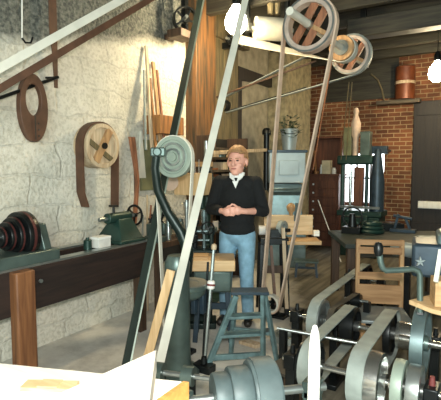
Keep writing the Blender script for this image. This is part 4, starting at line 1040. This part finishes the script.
drum(t, SA, .0, .16, .15, 'bright_steel'); drum(t, SA, -.30, .10, .13, 'black_iron')
drum(t, SA, .215, .06, .135, 'pale_green'); drum(t, SA, .285, .07, .125, 'grey_steel')
drum(t, SA, .48, .22, .10, 'blue_steel', 'drum')
t = shaft_thing('second steel countershaft behind the nearest one, driving the rising grey belt', SB, -.70, .95, (-.64, -.34, .33))
drum(t, SB, .02, .05, .15, 'black_iron'); drum(t, SB, .09, .1, .09, 'bright_steel'); drum(t, SB, -.28, .1, .13, 'black_iron'); drum(t, SB, .2, .09, .11, 'blue_steel')
drum(t, SC, -.04, .09, .15, 'grey_steel'); drum(t, SC, .09, .05, .10, 'black_iron')
t = shaft_thing('rear countershaft beside the wooden chair legs', SDd, -.2, .2, (-.16, .16))
drum(t, SDd, -.04, .09, .15, 'black_iron')
def pbelt(label, o1, r1, o2, r2, x, w, mat):
    tag(B().ribbon(belt_path(o1 + X * x, r1, o2 + X * x, r2, X), X * w, .008, True).build('flat_belt', mat), label, 'belt')
pbelt('wide grey belt on the nearest bright pulley at the lower right', SA, .156, SB, .156, .045, .085, 'belt_grey')
pbelt('grey belt on the black pulley left of the nearest bright pulley', SA, .137, SB, .137, -.24, .075, 'belt_grey')
pbelt('grey belt rising towards the left post of the wooden chair', SC, .156, SDd, .156, .0, .075, 'belt_grey')
pbelt('dark leather belt on the inner black pulley in front of the wooden chair', SC, .105, SC + Y * .62, .06, .115, .045, 'leather_dark')
t2 = thing('idler_pulley', 'small black idler pulley in front of the wooden chair', 'pulley', V((SC.x + .115, SC.y + .62, 0)))
oi = SC + V((.115, .62, 0)); B().cyl(oi - X * .04, oi + X * .04, .055, n=20).build('pulley', 'black_iron', t2); B().cyl(oi - X * .1, oi + X * .1, .015, n=10).build('axle', 'grey_steel', t2)
B().bar(V((oi.x + .09, oi.y, 0)), oi + X * .09, .05, .06).build('pedestal', 'black_iron', t2)
# long thin rod across
p, q = D(277, 328, 3.0), D(362, 344, 2.85)
t = thing('tie_rod', 'thin steel rod crossing in front of the grey belts', 'rod', (p + q) / 2)
B().cyl(p, q, .011, n=10).build('rod', 'grey_steel', t)
for c in (p.lerp(q, .08), p.lerp(q, .97)): B().bar(V((c.x, c.y, 0)), c, .04, .05).build('stand', 'black_iron', t)
p, q = D(326, 383, 2.2), D(372, 396, 2.1)
# dark scoop shaped belt piece
a = [D(281, 366, 2.6), D(315, 347, 2.9), D(316, 356, 2.85), D(292, 369, 2.6)]
# wooden bearer under
tag(B().bar(pZ(276, 372, .33), pZ(316, 349, .36), .16, .02, side=X).build('belt_flap', 'leather_dark'), 'dark leather belt end lying beside the black pulley', 'belt')
tag(B().bar(V((pZ(296, 362, .3).x, pZ(296, 362, .3).y, 0)), pZ(296, 362, .325), .12, .12).build('wood_support', 'dark_wood'), 'dark wooden block under the loose leather belt end', 'block')
# scrap on floor
for k, (px, py, mm, lb_) in enumerate([(292, 392, 'pale_wood', 'pale scrap of wood on the floor beside the white stake'), (287, 340, 'belt_grey', 'grey coil of belt on the floor behind the dark belt end'), (250, 345, 'pale_wood', 'short wood offcut on the floor under the step ladder')]):
    c = pZ(px, py, 0)
    if k == 1: o = B().ring(c + Z * .03, Z, .13, .10, .06).ring(c + Z * .03, Z, .085, .07, .05).build('belt_coil', mm)
    else: o = B().prism([c + V((-.1, -.03, 0)), c + V((.08, -.05, 0)), c + V((.11, .03, 0)), c + V((-.05, .06, 0))], Z * .03).build('wood_offcut', mm, bevel=.003)
    tag(o, lb_, 'belt' if k == 1 else 'offcut')

# ================================================================== RIGHT: LATHE with crank
wf = pZ(421, 342, .58)
t = thing('crank_lathe', 'dark blue machine head with steel crank handle and big blue flywheel at the right edge', 'lathe', V((wf.x, wf.y, 0)))
pulley(t, 'flywheel', wf, X, .205, .07, 'blue_steel', .03, 5, .04, 'teal_iron')
B().cyl(wf - X * .12, wf + X * .55, .022, n=14).build('flywheel_axle', 'bright_steel', t)
for x in (.20, .5): B().bar(V((wf.x + x, wf.y, 0)), V((wf.x + x, wf.y, 1.0)), .06, .08).build('frame_post', 'pale_green', t, bevel=.006)
hd = D(433, 257, 2.75); 
B().box(hd, (.24, .30, .2), Matrix.Rotation(.15, 3, 'Z')).build('machine_head', 'navy_iron', t, bevel=.02)
B().box(hd + V((.14, .05, .06)), (.26, .26, .2), Matrix.Rotation(.15, 3, 'Z')).build('head_cover', 'blue_steel', t, bevel=.02)
e0 = D(420.5, 262, 2.57)
star = B()
for k in range(5):
    a = 2 * PI * k / 5 + .3; star.prism([e0, e0 + (R * math.cos(a - .5) + Z * math.sin(a - .5)) * .012, e0 + (R * math.cos(a) + Z * math.sin(a)) * .03, e0 + (R * math.cos(a + .5) + Z * math.sin(a + .5)) * .012], FH * .012)
star.build('star_emblem', 'galvanised', t)
B().box((wf.x + .32, wf.y, .97), (.34, .20, .08)).bar(V((wf.x + .3, wf.y + .0, 1.0)), V((hd.x + .05, hd.y, hd.z - .1)), .1).build('head_bracket', 'black_iron', t, bevel=.008)
cr = [D(420, 312, 2.5), D(420, 275, 2.5), D(418, 271, 2.5), D(413, 269, 2.5), D(400, 270, 2.5), D(386, 270.5, 2.5), D(382.5, 268, 2.5), D(380.5, 262, 2.5), D(379.5, 254, 2.5)]
ck = B().tube(cr, .017, 10).build('crank', 'teal_iron', t)
kp = D(378.5, 256, 2.5)
B().lathe(kp, UP, [(0, 0), (.018, .0), (.026, .025), (.026, .055), (.016, .075), (0, .08)], 16).build('crank_knob', 'black_iron', ck)
B().bar(D(420, 312, 2.5), V((wf.x, wf.y, wf.z + .17)), .03).build('crank_foot', 'black_iron', ck)
# boards at the right
wbz = 1.0
b0 = pZ(408, 301, .86)
c = [pZ(409, 300, .86), pZ(432, 294, .86), pZ(470, 302, .86), pZ(470, 318, .86), pZ(432, 309, .86)]
t = thing('wood_shelf', 'light wooden board with a wood block at the right edge under the machine head', 'board', c[1])
B().prism(c, (0, 0, -.025)).build('board', 'pine_x', t, bevel=.003)
q = pZ(445, 304, .86); B().box(q + Z * .07, (.13, .14, .14), Matrix.Rotation(.3, 3, 'Z')).build('block', 'oak_x', t, bevel=.003)
B().bar(D(436, 282, 2.25), D(441, 250, 2.3), .02).build('peg', 'belt_cream', t)
q = pZ(455, 311, .83); B().bar(V((q.x, q.y, 0)), q, .06).build('upright', 'pale_green', t)

# ================================================================== FOREGROUND
# cone pulley low in the middle
ax = (R * .975 + FH * .2 + Z * .0).normalized(); c = D(213, 398, 1.95)
t = thing('cone_shaft', 'blue grey stepped cone pulley low in the foreground centre', 'cone pulley', V((c.x, c.y, 0)))
cone_pulley(t, c, ax, [(.105, .07), (.125, .09), (.145, .12)], 'belt_blue')
B().cyl(c - ax * .3, c + ax * .52, .02, n=14).build('shaft', 'grey_steel', t)
for s in (-.14, .46):
    q = c + ax * s; B().bar(V((q.x, q.y, 0)), q, .06, .1).box(q, (.07, .10, .08)).build('bearing_pedestal', 'teal_iron', t, bevel=.008)
o_ = c + ax * .22
oi = o_ - FH * .30 - Z * .42; oi = oi - ax * (oi - o_).dot(ax)
tag(B().ribbon(belt_path(o_, .150, oi, .06, ax), ax * .095, .008, True).build('flat_belt', 'belt_blue'), 'blue grey belt on the largest step of the foreground cone pulley', 'belt')
t2 = thing('idler_pulley', 'small iron idler pulley near the floor before the foreground cone pulley', 'pulley', V((oi.x, oi.y, 0)))
B().cyl(oi - ax * .05, oi + ax * .05, .055, n=18).build('pulley', 'black_iron', t2); B().cyl(oi - ax * .12, oi + ax * .1, .012, n=10).build('axle', 'grey_steel', t2)
B().bar(V((*(oi - ax * .1).xy, 0)), oi - ax * .1, .04).build('pedestal', 'black_iron', t2)
# foreground bench (pale planks)
BZ = .95
P1, P2 = pZ(182, 381, BZ), pZ(-40, 359, BZ); ed = (pZ(154, 400, BZ) - P1).normalized()
P4 = P1 + ed * .95; P3 = P2 + (P4 - P1)
t = thing('foreground_bench', 'pale plank topped bench at the lower left corner of the view', 'bench', V(((P1.x + P3.x) / 2, (P1.y + P3.y) / 2, 0)))
n = 5
for k in range(n):
    a0, a1 = P2.lerp(P1, 0), P1
    q0, q1 = P1.lerp(P4, k / n), P1.lerp(P4, (k + 1) / n - .006); r0, r1 = P2.lerp(P3, k / n), P2.lerp(P3, (k + 1) / n - .006)
    B().prism([q0, q1, r1, r0], (0, 0, -.04)).build('plank', 'white_pine', t, bevel=.003)
for q in (P1.lerp(P3, .1), P1.lerp(P4, .9) * .92 + P3 * .08, P2.lerp(P4, .12), P3.lerp(P1, .1)): B().bar(V((q.x, q.y, 0)), V((q.x, q.y, BZ - .04)), .08).build('leg', 'pine', t)
sdv = (P1 - P2).normalized()
B().prism([P1 + sdv * .004, P4 + sdv * .004, P4 + sdv * .022, P1 + sdv * .022], (0, 0, -.06)).build('edge_rail', 'orange_edge', t)
A1 = pZ(156.5, 350, BZ + .072); B1 = pZ(45, 400, BZ + .072); dv = (B1 - A1).normalized()
B2 = A1 + dv * .75; C1 = A1 - FH * .42 + R * .035; C2 = C1 + dv * .45
tag(B().prism([A1 - Z * .07, B2 - Z * .07, C2 - Z * .07, C1 - Z * .07], (0, 0, .072)).build('white_board', 'bone_wood', bevel=.003), 'thick bright white board lying on the foreground bench', 'board')
c = pZ(50, 386, BZ + .006); tag(B().box(c, (.16, .05, .012), Matrix.Rotation(.5, 3, 'Z')).box(c + Z * .005, (.06, .045, .01), Matrix.Rotation(.5, 3, 'Z')).build('wood_offcut', 'pine_x'), 'thin tan offcut on the pale planks at lower left', 'offcut')
# white stake
c = D(315, 330, 1.25); bs = V((c.x, c.y, 0)) - R * .006
b = B().lathe(bs, c - bs + Z * .0, [(0, 0), (.02, 0), (.0165, (c - bs).length - .06), (.012, (c - bs).length - .01), (.006, (c - bs).length + .012), (0, (c - bs).length + .015)], 10)
tag(b.build('white_stake', 'white_paint'), 'upright white tapered stake close in the foreground', 'stake')
